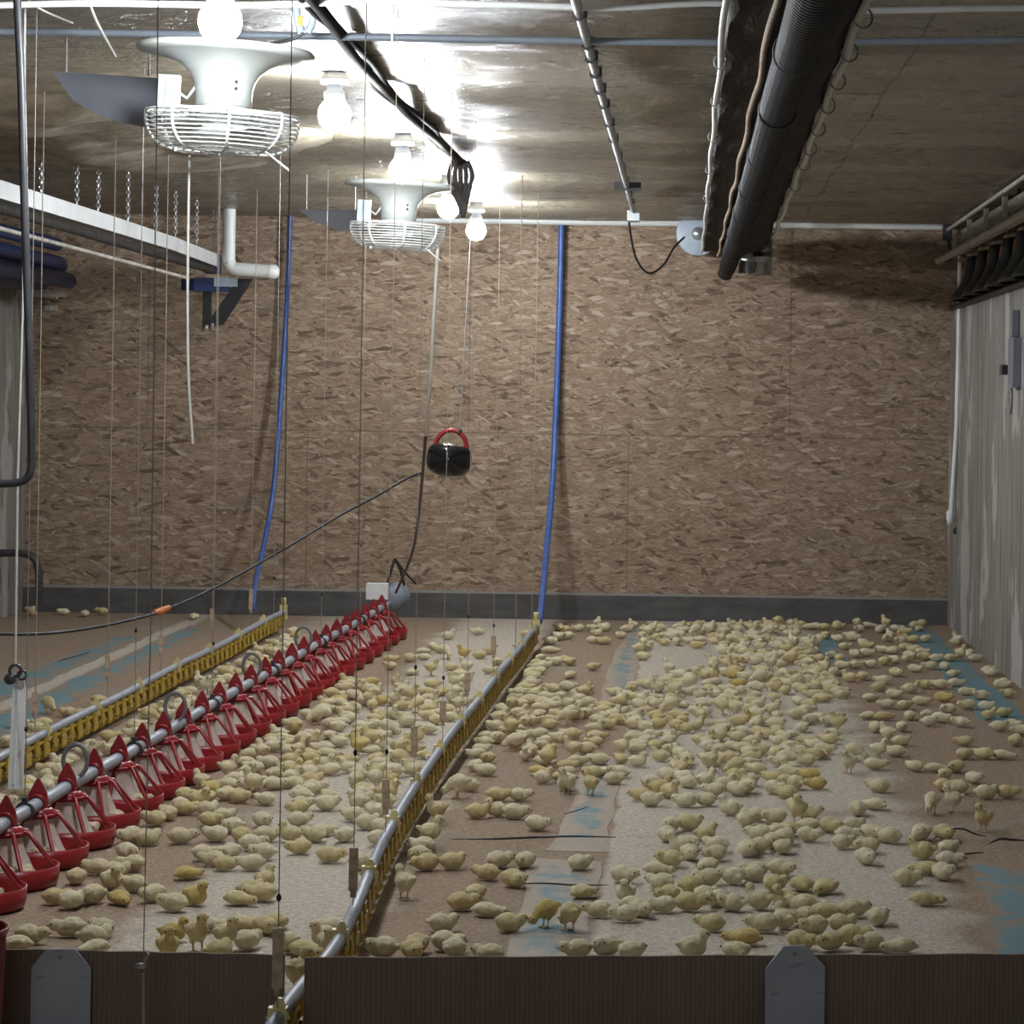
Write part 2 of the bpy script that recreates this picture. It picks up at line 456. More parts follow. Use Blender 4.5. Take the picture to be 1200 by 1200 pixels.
# ceiling: shallow ripples running across the room
mb = MB(); nx, ny = 30, 170; vs, fs = [], []
for j in range(ny + 1):
    y = -2.3 + 24.2 * j / ny
    for i in range(nx + 1):
        x = LEFT - .4 + (RIGHT - LEFT + .8) * i / nx
        z = CEIL + .013 * math.sin(y * 2 * PI / 2.35 + .4 * math.sin(x * 1.3)) + .008 * math.sin(y * 5.1 + x * 1.7) * math.sin(x * 2.3 + 1)
        vs.append((x, y, z))
for j in range(ny):
    for i in range(nx):
        a = j * (nx + 1) + i; fs.append((a, a + nx + 1, a + nx + 2, a + 1))
mb.add(vs, fs)
mb.box(((LEFT + RIGHT) / 2, 9.8, CEIL + .13), (RIGHT - LEFT + .8, 24.2, .1))
tag(mb.build('ceiling', M['ceil'], fix=False), None, None, None, 'structure')
struct('wall_back', MB().box(((LEFT + RIGHT) / 2, BACK + .1, 1.55), (RIGHT - LEFT + .8, .2, 3.3)), M['osb'])
struct('wall_front', MB().box(((LEFT + RIGHT) / 2, -2.2, 1.55), (RIGHT - LEFT + .8, .2, 3.3)), M['wallu'])
mb = MB(); mb.box((RIGHT + .15, 9.7, 1.195), (.3, 23.6, 2.39)); mb.box((RIGHT + .36, 9.7, 2.75), (.12, 23.6, .75), mi=1)
struct('wall_right', mb, [M['wallc'], M['wallu']])
mb = MB(); mb.box((LEFT - .15, 9.7, 1.25), (.3, 23.6, 2.5)); mb.box((LEFT - .30, 9.7, 2.8), (.12, 23.6, .65), mi=1)
struct('wall_left', mb, [M['wallc'], M['wallu']])
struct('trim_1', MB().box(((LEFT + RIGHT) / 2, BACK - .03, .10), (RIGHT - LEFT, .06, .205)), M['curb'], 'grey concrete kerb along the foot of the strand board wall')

# blue paper showing through the litter
def paper(pts, label, mat, jit=.02, group=None):
    pts = [Vector(p) for p in pts]; out = []
    for i in range(len(pts)):
        a, b = pts[i], pts[(i + 1) % len(pts)]
        n = max(1, int((b - a).length / .3))
        for k in range(n):
            q = a.lerp(b, k / n) + Vector((random.uniform(-jit, jit), random.uniform(-jit, jit) * 2))
            out.append(q)
    n = len(out)
    c = sum(out, Vector((0, 0))) / n
    mb = MB()
    loc = [q - c for q in out]
    inn = [Vector((q.x - math.copysign(min(.09, abs(q.x) * .75), q.x), q.y - math.copysign(min(.35, abs(q.y) * .6), q.y))) for q in loc]
    vs = [(q.x, q.y, .002) for q in loc] + [(q.x, q.y, .0004) for q in loc] + [(q.x, q.y, .004) for q in inn]
    mb.add(vs, [(i, (i + 1) % n, n + (i + 1) % n, n + i) for i in range(n)] + [(i, (i + 1) % n, 2 * n + (i + 1) % n, 2 * n + i) for i in range(n)] + [tuple(range(2 * n, 3 * n))], 0, False)
    o = mb.build('paper_sheet', mat, None, (c.x, c.y, 0))
    at = o.data.attributes.new('edge', 'FLOAT', 'POINT')
    for i in range(3 * n): at.data[i].value = 0 if i < 2 * n else 1
    return tag(o, label, 'paper', group)
paper([(-.50, 8.3), (-.27, 8.3), (-.265, 10.2), (-.55, 10.2)], 'torn blue paper sheet beside the pale litter, nearest the cardboard edge', M['paper'], .02)
paper([(-.48, 10.4), (-.265, 10.4), (-.265, 13.2), (-.42, 13.2)], 'middle blue paper sheet along the left edge of the pale litter bed', M['paper'])
paper([(-.46, 15.2), (-.265, 15.2), (-.265, 20.9), (-.40, 20.9)], 'far blue paper sheet along the pale litter bed, by the back kerb', M['paper'])
paper([(1.60, 15.0), (1.86, 14.6), (1.84, 21.2), (1.64, 21.2)], 'clean blue paper strip by the foot of the right concrete wall', M['paper3'], .02)
paper([(1.0, 8.3), (1.38, 8.3), (1.34, 9.9), (1.06, 10.3)], 'torn blue paper at the near right end of the pale litter', M['paper2'], .05)
paper([(.92, 18.2), (1.10, 18.2), (1.06, 20.2), (.88, 20.2)], 'small blue paper patch at the far right corner of the pale litter', M['paper3'], .04)
paper([(-3.95, 13.4), (-3.66, 13.2), (-3.66, 19.6), (-3.86, 19.4)], 'blue paper sheet on the wall side of the narrow pale strip', M['paper2'])
paper([(-3.53, 13.2), (-3.25, 13.4), (-3.38, 20.2), (-3.53, 20.3)], 'blue paper sheet between the narrow pale strip and left drinker line', M['paper2'])
# dark torn paper ridges standing out of the litter
def ridge(uv, label, r=.008):
    r *= .6
    pts = smooth_path([atZ(u, v, .012 + dz) for u, v, dz in uv], 5)
    rr = [r * (.25 + .75 * math.sin(PI * (i + .6) / (len(pts) + .2))) for i in range(len(pts))]
    return tag(MB().tube(pts, rr, 6, flat=.6).build('torn_paper_ridge', M['dark']), label, 'torn paper')
ridge([(528, 983, 0), (580, 983, .004), (630, 981, .002), (668, 980, .012), (722, 981, 0)], 'long dark torn paper ridge crossing the brown litter right of the drinker')
ridge([(596, 1036, 0), (640, 1035, .003), (672, 1037, .005), (712, 1037, 0)], 'short dark torn paper ridge on brown litter below the long one', .006)
ridge([(1095, 982, 0), (1112, 972, .02), (1128, 971, .035), (1142, 977, .02), (1156, 980, 0)], 'curled black torn paper edge at the right of the pale litter', .010)
ridge([(1158, 989, 0), (1172, 983, .015), (1186, 984, .012), (1205, 985, 0)], 'black torn paper edge furthest towards the right wall', .009)
ridge([(1122, 1002, 0), (1140, 1000, .004), (1153, 999, 0)], 'small dark tear in the paper below the curled one', .005)
ridge([(660, 954, 0), (675, 950, .004), (690, 945, 0)], 'tiny dark paper tear on the grey litter left of the pale bed', .004)
ridge([(68, 774, 0), (85, 770, .006), (105, 764, 0)], 'dark paper tear beside the narrow pale strip on the left', .007)

# ------------------------------------------------------------------ cardboard surround
def board(p0, p1, ztop0, ztop1, label):
    p0, p1 = Vector(p0), Vector(p1); L = (p1 - p0).length; ang = math.atan2(p1.y - p0.y, p1.x - p0.x)
    mb = MB(); n = 24; top = []
    for i in range(n + 1):
        s = i / n; top.append((L * s, ztop0 + (ztop1 - ztop0) * s + .0015 * math.sin(i * 2.1)))
    mb.prism([(0, 0)] + [(L, 0)] + top[::-1], -.005, .005)
    o = mb.build('cardboard_panel', M['card'], None, (p0.x, p0.y, 0)); o.rotation_euler = (0, 0, ang)
    return tag(o, label, 'cardboard panel')
board((-2.1, 7.29), (-1.015, 7.29), .228, .222, 'brown corrugated cardboard edge panel left of the drinker line')
pr = atY(357, 1122, 7.05)
board((pr.x, 7.05), (1.6, 7.45), pr.z, .235, 'long brown corrugated cardboard edge panel right of the drinker line')
def plate(uvs, Y, label, rz=0):
    P = [atY(u, v, Y) for u, v in uvs]
    c = P[0].copy(); c.z = 0
    poly = [(p.x - c.x, p.z) for p in P]
    poly = [(poly[-1][0], 0.0)] + poly[::-1] + [(poly[0][0], 0.0)] if False else [(poly[0][0], 0.0)] + poly + [(poly[-1][0], 0.0)]
    o = MB().prism(poly, -.004, .004).build('joining_plate', M['plate'], None, c); o.rotation_euler = (0, 0, rz)
    w = (poly[2][0] + poly[3][0]) / 2; zt = max(p[1] for p in poly)
    MB().lathe([(0, -.009), (.004, -.008), (.006, -.004)], 10, (w, 0, zt - .022), axis='Y').build('screw', M['steel'], o)
    return tag(o, label, 'joining plate', None)
plate([(37, 1133), (55, 1112), (88, 1112), (107, 1134)], 7.265, 'grey chamfered joining plate screwed on the left cardboard panel')
plate([(897, 1135), (919, 1109), (945, 1109), (968, 1134)], 7.185, 'grey chamfered joining plate screwed on the right cardboard panel', .157)
pb = atY(8, 1088, 6.95)
mb = MB(); R0 = .16
mb.lathe([(0, .01), (R0 * .86, .01), (R0 * .86, 0), (R0 * .9, 0), (R0, pb.z), (R0 * 1.03, pb.z), (R0 * 1.03, pb.z - .012)], 32)
mb.lathe([(R0 * .97, pb.z), (R0 * .88, .015)], 32)
bk = mb.build('feed_tub', M['red'], None, (pb.x - R0 * 1.02, 6.95, 0)); tag(bk, 'red plastic tub in front of the left cardboard panel', 'tub')

# ------------------------------------------------------------------ bulbs
bulbs = []
for i, du in enumerate([551.5, 416, 335.5, 281, 248]):
    Y = F * 1.468 / du
    lab = ['glowing round bulb nearest the camera, overlapping the front ceiling fan', 'glowing round bulb hanging clear between the two ceiling fans',
           'glowing round bulb right in front of the rear ceiling fan', 'glowing round bulb just right of the rear fan, below the cable clump', 'glowing round bulb furthest away, above the strand board wall'][i]
    r = empty('light_bulb', (-1.468, Y, 2.83)); tag(r, lab, 'light bulb', 'light bulbs in a row under the ceiling')
    if i == 0:
        g = MB().lathe([(.0005, -.068), (.022, -.064), (.044, -.052), (.060, -.032), (.068, -.005), (.066, .022), (.058, .038), (.046, .054), (.036, .062)], 20).build('globe', M['glow'], r)
        c = MB().lathe([(.036, .060), (.042, .063), (.042, .10), (.034, .10), (.03, .128)], 20).build('collar', M['sock'], r)
        s = MB().lathe([(.026, .128), (.058, .13), (.06, .16), (.045, .176), (.045, .2)], 20).build('socket', M['sock'], r)
        proto = (g, c, s)
    else:
        for p in proto:
            q = p.copy(); COL.objects.link(q); q.parent = r

# ------------------------------------------------------------------ ceiling fans
def make_fan(loc, label):
    r = empty('ceiling_fan', loc, (0, math.radians(2.2), 0)); tag(r, label, 'fan', 'ceiling fans')
    prof = [(.306, -.004), (.309, .006), (.306, .014), (.27, .016), (.2, .006), (.14, -.02), (.1, -.045), (.05, -.05)]
    MB().lathe([(.30, .018), (.309, .008), (.306, -.003), (.255, -.010), (.20, -.022), (.155, -.042), (.122, -.07), (.105, -.10), (.098, -.13), (.098, -.185), (.085, -.187)], 48).build('bell_housing', M['fan'], r)
    MB().lathe([(.30, .018), (.2, .01), (.1, .0), (.03, 0)], 48).build('housing_lid', M['fan'], r)
    MB().tube([(0, 0, 0), (0, 0, 3.02 - loc[2])], .022, 12).build('down_rod', M['wire'], r)
    MB().lathe([(.0, -.25), (.085, -.25), (.09, -.24), (.09, -.187)], 32).build('motor', M['fan'], r)
    b = MB()
    for k in range(5):
        a = 2 * PI * k / 5 + .4
        vs = []
        for s in (0, 1):
            for q in range(5):
                rr = .07 + .15 * q / 4; wd = .035 + .045 * q / 4
                for sg in (-1, 1):
                    th = a + sg * wd / rr
                    vs.append((rr * math.cos(th), rr * math.sin(th), -.268 + sg * .018 - s * .004))
        fs = []
        for s in (0, 10):
            for q in range(4):
                fs.append((s + 2 * q, s + 2 * q + 1, s + 2 * q + 3, s + 2 * q + 2))
        b.add(vs, fs)
    b.lathe([(0, -.31), (.08, -.308), (.13, -.295), (.15, -.275), (.15, -.262), (.075, -.245)], 28)
    b.build('blades', M['fan'], r)
    g = MB()
    cage = [(.262, -.214), (.264, -.228), (.264, -.242), (.262, -.257), (.258, -.272), (.252, -.286), (.243, -.300), (.231, -.314), (.214, -.327), (.192, -.337), (.166, -.343)]
    for i, (rr, z) in enumerate(cage): g.ring((0, 0, z), rr, .0045 if i == 0 else .003, 48, 5)
    for rr in (.13, .10, .07): g.ring((0, 0, -.343), rr, .003, 40, 5)
    for rr in (.235, .205, .175, .145, .115): g.ring((0, 0, -.212), rr, .003, 40, 5)
    for k in range(8):
        a = 2 * PI * k / 8 + .25
        pts = [(.095, -.20)] + [(.262, -.212)] + cage + [(.06, -.345)]
        g.tube([(q[0] * math.cos(a), q[0] * math.sin(a), q[1]) for q in pts], .0058, 6)
    g.build('wire_guard', M['wire'], r)
    k = MB().box((-.20, .05, -.145), (.07, .05, .13)); k.box((-.20, .02, -.16), (.012, .012, .12)); k.build('wiring_box', M['lbl'], r)
    MB().tube([(-.105, 0, -.195), (-.135, 0, -.225), (-.24, .03, -.215)], .009, 6).tube([(-.165, .05, -.14), (-.13, .02, -.16), (-.10, .0, -.12)], .006, 6).build('bracket', M['wire'], r)
    h = MB()
    for z in (-.085, -.105, -.128): h.ell((.055, -.088, z), (.006, .006, .006), 6, 5)
    h.build('screw', M['dark'], r)
    MB().tube([(.17, -.1, -.34), (.25, -.05, -.40)], .004, 6).tube([(-.13, -.15, -.345), (-.13, -.15, -.36)], .005, 6).build('guard_clip', M['wire'], r)
    return r
f1 = atY(265, 63, 9.8); f2 = atY(469, 219, 15.7)
make_fan(f1, 'large ivory bell shaped ceiling fan with wire guard, nearer the camera')
make_fan(f2, 'ivory bell shaped ceiling fan with wire guard, further from the camera')
# grey deflector plates beside the fans
for (uv, Y, lab) in (([(62, 84), (190, 92), (190, 152), (165, 148), (140, 143), (112, 133), (86, 118)], 10.6, 'grey curved deflector plate beside the front ceiling fan'),
                     ([(350, 246), (425, 246), (432, 268), (415, 272), (395, 270), (372, 261)], 17.2, 'grey curved deflector plate beside the rear ceiling fan')):
    P = [atY(u, v, Y) for u, v in uv]; c = P[0].copy()
    mb = MB().prism([(p.x - c.x, p.z - c.z) for p in P], -.006, .006)
    o = mb.build('deflector_plate', M['plas'], None, c); tag(o, lab, 'plate', 'deflector plates by the fans')
    mb = MB()
    for s in (.12, .88):
        x = (P[1].x - c.x) * s; mb.tube([(x, 0, -.01), (x, 0, CEIL - c.z)], .004, 6)
    mb.build('hanger', M['steel'], o)

mb = MB(); nx, ny = 40, 46; vs = []; fs = []
import mathutils
for j in range(ny + 1):
    for i in range(nx + 1):
        a, b = -1 + 2 * i / nx, -1 + 2 * j / ny
        rr = min(1, math.sqrt(a * a + b * b))
        x = 1.55 * a; y = 3.1 * b
        nz = mathutils.noise.fractal(Vector((x * 1.6, y * 1.1, 3)), .9, 2.1, 5)
        d = (1 - rr ** 2.2) * (.13 + .09 * nz)
        vs.append((x, y, -max(-.04, d - .012)))
for j in range(ny):
    for i in range(nx):
        k = j * (nx + 1) + i; fs.append((k, k + 1, k + nx + 2, k + nx + 1))
mb.add(vs, fs)
o = mb.build('ceiling_crust', M['crust'], None, (-3.35, 14.2, CEIL + .01)); tag(o, 'brown crusted bulge of the ceiling left of the front fan', None, None, 'structure')
# ------------------------------------------------------------------ pipes, conduit and cables under the ceiling
def pipe(name, pts, r, mat, label, cat, n=10, sm=6):
    return tag(MB().tube(smooth_path(pts, sm) if sm else pts, r, n).build(name, mat), label, cat)
pipe('water_pipe', [atY(u, v, 9.35) for u, v in ((-200, 10), (-60, 8), (100, 4), (300, 6), (440, 1), (520, 4), (600, 6), (720, 9), (840, 4), (1000, 12), (1150, 10), (1260, 9))], .0115, M['pvc'], 'thin white sagging water pipe crossing the ceiling nearest the camera', 'pipe')
pipe('ceiling_conduit', [atY(u, v, 10.2) for u, v in ((-250, 35), (0, 37), (400, 43), (840, 50), (1260, 46))], .014, M['gpipe'], 'grey blue conduit crossing the ceiling behind the white pipe', 'conduit')
pipe('water_pipe', [atY(470, 257, 21.28), atY(820, 262, 21.28), atY(1105, 266, 21.28)], .027, M['pvc'], 'white water pipe along the top of the strand board wall', 'pipe', sm=0)
cd = empty('cable_conduit', (-.375, 14, 2.968)); tag(cd, 'shiny grey conduit with clips running along the ceiling toward the back', 'conduit')
MB().tube([(0, -7, 0), (0, -2, .005), (.006, 2.2, -.012), (0, 5.3, 0)], .017, 10).build('tube', M['alu'], cd)
cl = MB().box((0, 0, .008), (.05, .016, .045)).box((0, 0, -.0145), (.036, .016, .012)).build('clip', M['dark'], cd)
for i, yy in enumerate([-5.8, -4.5, -3.7, -3.3, -2.8, -2.2, -1.6, -.8, 0, .9, 1.8, 2.7, 3.6, 4.4]):
    c = cl if i == 0 else cl.copy()
    if i: COL.objects.link(c); c.parent = cd
    c.location = (0, yy, 0)
MB().box((.01, 2.95, -.01), (.16, .04, .05)).build('cross_bracket', M['dark'], cd)
MB().box((0, 5.42, -.03), (.085, .2, .07)).build('junction_box', M['galv'], cd)
pipe('power_lead', [atY(736, 246, 19.5), atY(739, 275, 19.6), atY(746, 304, 19.8), atY(760, 320, 20.1), atY(777, 311, 20.4), atY(790, 290, 20.7), atY(802, 278, 20.8)], .008, M['black'], 'black cord looping from the conduit box to the round exhaust fan', 'cord')
bundle = empty('cable_bundle', (-1.3, 10, 2.97)); tag(bundle, 'thick dark bundle of cables taped along the ceiling past the bulbs', 'cable bundle')
for k, (ox, oz, r) in enumerate(((0, 0, .020), (.024, .010, .012), (-.020, .006, .013))):
    pts = []
    for q, (u, v) in enumerate(((330, -40), (372, 12), (398, 42), (425, 75), (440, 96), (462, 118), (478, 132), (500, 152), (510, 164), (532, 184), (540, 192))):
        p = atZ(u, v, 2.975) - Vector((-1.3, 10, 2.97)); p.x += ox + .012 * math.sin(q * 1.7 + k * 2); p.z += oz; pts.append(p)
    MB().tube(smooth_path(pts, 6), r, 8).build('cable', M['sleeve'], bundle)
e0 = atZ(540, 192, 2.975) - Vector((-1.3, 10, 2.97))
cj = MB()
for k in range(5):
    dx = (k - 2) * .02
    cj.tube(smooth_path([e0 + Vector((dx, -.05, .01)), e0 + Vector((dx * 1.6, 0, -.06)), e0 + Vector((dx * 1.2, .02, -.14)), e0 + Vector((dx * .3, .02, -.22 - .02 * k))], 5), .014, 7)
cj.build('cable_tail', M['sleeve'], bundle)
sp = empty('cable_tag', atY(357, 22, 9.9)); tag(sp, 'pale blue cable plug with a yellow mark hanging behind the front fan', 'plug')
MB().tube(smooth_path([(-.03, 0, .05), (-.025, 0, .0), (-.01, 0, -.05)], 4), .014, 8).tube(smooth_path([(.02, 0, .06), (.03, 0, 0), (.012, 0, -.05)], 4), .014, 8).build('plug_body', M['lbl'], sp)
MB().box((-.012, -.016, -.01), (.022, .008, .035)).build('yellow_mark', M['yel'], sp)
MB().tube(smooth_path([(-.0, 0, -.05), (-.05, 0, -.075), (-.12, .02, -.085)], 5), .006, 6).build('lead', M['dark'], sp)
pipe('ceiling_string', [atY(33, 0, 9.5), atY(50, 12, 9.6), (atZ(85, 27, 3.0))], .004, M['rope'], 'short pale cord slanting on the ceiling at the upper left', 'cord', 6)
pipe('ceiling_string', [atY(101, -8, 9.3), atY(113, 25, 9.6), atY(135, 66, 10.3)], .0055, M['rope'], 'white cord slanting across the ceiling left of the front fan', 'cord', 6)
pipe('ceiling_string', [atY(460, -4, 9.4), atY(460, 14, 9.42), atY(460, 60, 9.45)], .004, M['rope'], 'short pale string hanging from the white ceiling pipe', 'cord', 6)

# ------------------------------------------------------------------ hanging air duct of dark film with poles, hose and hooks
du = empty('air_duct', (.3, 14, 2.78)); tag(du, 'long dark plastic film air duct hung on poles under the ceiling', 'duct')
mb = MB(); secs = 60; vs = []; fs = []; nn = 14
for i in range(secs + 1):
    y = -7.2 + 14.1 * i / secs; s = i / secs
    xl = -.20 + .015 * s; xr = .17 + .10 * s
    for k in range(nn):
        th = 2 * PI * k / nn
        cx, hw = (xl + xr) / 2, (xr - xl) / 2
        x = cx + hw * math.copysign(abs(math.cos(th)) ** .8, math.cos(th))
        z = .02 + (.09 if math.sin(th) > 0 else .035) * math.sin(th) + .012 * math.sin(i * 1.1 + k * 1.9)
        vs.append((x, y, z))
for i in range(secs):
    for k in range(nn): fs.append((i * nn + k, i * nn + (k + 1) % nn, (i + 1) * nn + (k + 1) % nn, (i + 1) * nn + k))
fs += [tuple(range(nn)), tuple(range(secs * nn + nn - 1, secs * nn - 1, -1))]
mb.add(vs, fs).build('film_sleeve', M['film'], du)
def wob(x0, x1, z, amp, y0=-7.2, y1=6.9, n=22):
    return smooth_path([(x0 + (x1 - x0) * i / n + amp * math.sin(i * 1.9), y0 + (y1 - y0) * i / n, z + amp * .5 * math.sin(i * 2.7)) for i in range(n + 1)], 3)
MB().tube(wob(-.205, -.19, -.005, .004), .010, 8).build('support_pole', M['pvc'], du)
MB().tube(wob(.175, .275, -.005, .006, -7.2, 4.9), .013, 8).build('support_pole', M['rope'], du)
MB().tube(wob(-.07, -.07, -.03, .006), .011, 6).build('support_pole', M['wood'], du)
hk = None
for (px, z0, ys) in ((.185, -.005, (-5.9, -5.1, -4.3, -3.5, -2.6, -1.7, -.9, .4)), (-.205, -.005, (-4.8, -3.6, -2.2, -.5, 1.4))):
    for yy in ys:
        if hk is None:
            pts = [(.05 * math.cos(a), 0, .055 * math.sin(a)) for a in [math.radians(q) for q in range(-230, 60, 24)]]
            hk = MB().tube(pts, .006, 6).build('hook', M['steel'], du); c = hk
        else:
            c = hk.copy(); COL.objects.link(c); c.parent = du
        xx = px + (.10 * (yy + 7.2) / 12.1 if px > 0 else .015 * (yy + 7.2) / 14)
        c.location = (xx, yy, .0); c.rotation_euler = (0, 0, .25 if px > 0 else PI - .3); c.scale = (.55, .55, .55)
        if px < 0: c.scale = (.42, .42, .42)
ho = empty('ribbed_hose', (.3, 14, 2.665)); tag(ho, 'black ribbed hose slung lengthwise under the film air duct', 'hose')
MB().tube([(.0, -8.6 + 15.4 * i / 24, .006 * math.sin(i * 1.3)) for i in range(25)], .062, 20).build('hose_body', M['hose'], ho)
bd = MB().ring((0, 0, 0), .063, .005, 24, 6, axis='Y').build('cable_tie', M['black'], ho)
for i, yy in enumerate((-6.0, -4.4, -2.7, -.9, .8, 2.6, 4.6)):
    c = bd if i == 0 else bd.copy()
    if i: COL.objects.link(c); c.parent = ho
    c.location = (0, yy, 0)
MB().tube(smooth_path([(0, 6.75, 0), (-.005, 6.87, -.01), (-.02, 6.93, -.05)], 5), .058, 16).build('hose_end', M['black'], ho)
el = empty('metal_elbow', atY(894, 300, 20.9)); tag(el, 'galvanised metal duct elbow at the far end of the film duct', 'duct elbow')
MB().lathe([(.068, -.14), (.07, -.14), (.07, -.02), (.073, -.02), (.073, .0), (.07, .0), (.07, .26), (.06, .26)], 20).build('lower_pipe', M['galv'], el)
MB().lathe([(.062, -.13), (.064, .02)], 20, (-.12, .0, .0)).lathe([(.076, .03), (.076, .05)], 20).build('collar', M['galv'], el)
# round exhaust fan on the wall, with its blue box
ef = empty('exhaust_fan', atY(818, 274, 21.15)); tag(ef, 'round grey exhaust disc on the strand board behind the duct end', 'exhaust fan')
MB().lathe([(0, -.02), (.05, -.02), (.075, -.015), (.155, -.03), (.165, -.02), (.165, .04), (0, .04)], 36, axis='Y').build('disc', M['lbl'], ef)
MB().lathe([(0, -.06), (.03, -.058), (.05, -.03), (.05, -.015)], 20, axis='Y').build('hub', M['galv'], ef)
bx = MB().box((0, 0, 0), (.13, .09, .09)).box((0, -.047, 0), (.10, .006, .06)).build('switch_box', M['blue'], None, atY(814, 242, 21.2)); tag(bx, 'small blue box at the ceiling above the round exhaust disc', 'box')

# ------------------------------------------------------------------ left: white gutter with chains, elbow pipe, drive unit
gt = empty('feed_gutter', (-3.43, 14, 2.665)); tag(gt, 'long white feed channel hung by chains along the left ceiling', 'gutter')
gp = [(-3.0, .0), (0, .0), (2.6, -.0), (4.6, -.005), (6.35, -.03)]
mb = MB()
for k in range(len(gp) - 1):
    (y0, z0), (y1, z1) = gp[k], gp[k + 1]
    vs = [(x, y, z + dz) for (y, z) in ((y0, z0), (y1, z1)) for x, dz in ((-.04, -.045), (.04, -.045), (.04, .045), (-.04, .045))]
    mb.add(vs, [(0, 1, 5, 4), (1, 2, 6, 5), (2, 3, 7, 6), (3, 0, 4, 7)] + ([(0, 3, 2, 1)] if k == 0 else []) + ([(4, 5, 6, 7)] if k == len(gp) - 2 else []), 0, False)
mb.build('channel', M['chan'], gt)
MB().tube([(.0, -3, -.075), (0, 6.3, -.10)], .028, 8).build('under_pipe', M['sleeve'], gt)
MB().tube([(-.02, -3, -.17), (-.02, 3.5, -.19), (-.05, 5.6, -.19)], .012, 8).build('lower_rail', M['timber'], gt)
# chains
links = MB()
for k in range(11):
    z = -.026 * k
    if k % 2: links.ring((0, 0, z), .0, .0, 3, 3)
def chain_mesh(n):
    mb = MB()
    for k in range(n):
        c = -.024 * k - .012; pts = []
        for q in range(10):
            a = 2 * PI * q / 9
            x, z = .011 * math.cos(a), .018 * math.sin(a)
            pts.append((x if k % 2 else 0, 0 if k % 2 else x, c + z))
        mb.tube(pts, .0042, 5, cap=False)
    return mb.mesh('chain', M['chain'])
cm = chain_mesh(13)
for i, u in enumerate((48, 90, 115, 150, 183, 206, 231, 252)):
    Yc = F * 3.43 / (CX - u + 3.5)
    c = put('hanging_chain', cm, None, (-3.43, Yc, 3.03))
    tag(c, 'short steel chain holding the white feed channel, %s one from the camera' % ORD[i], 'chain', 'chains holding the feed channel')
ep = empty('elbow_pipe', atY(268, 315, 20.35)); tag(ep, 'white plastic elbow pipe dropping from the ceiling at the channel end', 'pipe')
MB().tube(smooth_path([(0, 0, .48), (0, 0, .09), (.006, 0, .045), (.03, 0, .006), (.09, 0, -.006)], 6), .046, 16).build('drop_pipe', M['pvc'], ep)
MB().tube([(.06, 0, -.003), (.30, 0, -.016)], .05, 16).build('side_pipe', M['pvc'], ep)
MB().tube([(.30, 0, -.016), (.345, 0, -.018), (.365, 0, -.019)], [.054, .05, .025], 16).build('end_cap', M['pvc'], ep)
dr = empty('drive_unit', atY(252, 334, 20.55)); tag(dr, 'dark blue drive unit on a black triangular bracket under the elbow', 'drive unit')
MB().box((-.02, 0, 0), (.25, .12, .10)).lathe([(0, -.24), (.045, -.24), (.045, -.1)], 16, axis='X').build('gearbox', M['blue2'], dr)
MB().box((.09, -.065, .02), (.17, .02, .065)).build('cover_plate', M['lbl'], dr)
mb = MB().box((-.06, .03, -.18), (.06, .04, .28)); mb.prism([(.27, .05), (.17, .05), (-.05, -.27), (.0, -.30), (.06, -.29)], .0, .05); mb.build('bracket', M['black'], dr)
MB().lathe([(0, -.03), (.02, -.03), (.02, .02), (0, .02)], 10, (-.06, 0, -.31)).lathe([(0, -.03), (.014, -.03), (.014, .02)], 10, (-.015, 0, -.3)).build('bolt', M['chain'], dr)
MB().box((0, 0, 0), (.10, .10, .14)).box((.0, -.052, .02), (.06, .006, .06)).build('motor_cap', M['blue2'], dr, (-.01, -.02, .15))
# dark pipes above the left wall
rk = empty('pipe_rack', (-4.72, 19.4, 2.6)); tag(rk, 'dark blue pipes racked above the left concrete wall', 'pipe rack')
for k, (x, z, r) in enumerate(((0, .02, .07), (.10, -.10, .06), (-.1, -.13, .07), (.05, .16, .05))):
    MB().tube([(x, -4, z), (x, 1.75 - .1 * k, z)], r, 12).build('rack_pipe', M['blue2'], rk)
MB().box((0, 1.2, -.21), (.36, .05, .05)).box((0, -1.2, -.21), (.36, .05, .05)).build('rack_bracket', M['timber'], rk)
for i, (u, v) in enumerate(((60, 347), (60, 361))):
    p = atY(u, v, 21.36); o = MB().box((0, 0, 0), (.095, .05, .04)).lathe([(0, -.03), (.01, -.03), (.012, -.025)], 8, axis='Y').build('wall_clip', M['timber'], None, p)
    tag(o, ['upper pale clip on the strand board beside the left wall', 'lower pale clip on the strand board beside the left wall'][i], 'clip', 'pale clips on the strand board')
# bent dark pipe and its white cord at the far left
pipe('bent_pipe', [atY(u, v, 9.2) for u, v in ((20, -2), (25, 100), (29, 250), (34, 400), (37, 520), (36, 552), (26, 564), (0, 567), (-60, 567))], .0135, M['dark'], 'dark grey pipe hanging from the ceiling and bending left', 'pipe', 12)
pipe('bent_pipe', [atY(u, v, 20.6) for u, v in ((-25, 649), (10, 648), (30, 649), (40, 655), (45, 668), (46, 690), (46, 716))], .028, M['dark'], 'black bent pipe arching down to the floor by the left wall', 'pipe', 12)
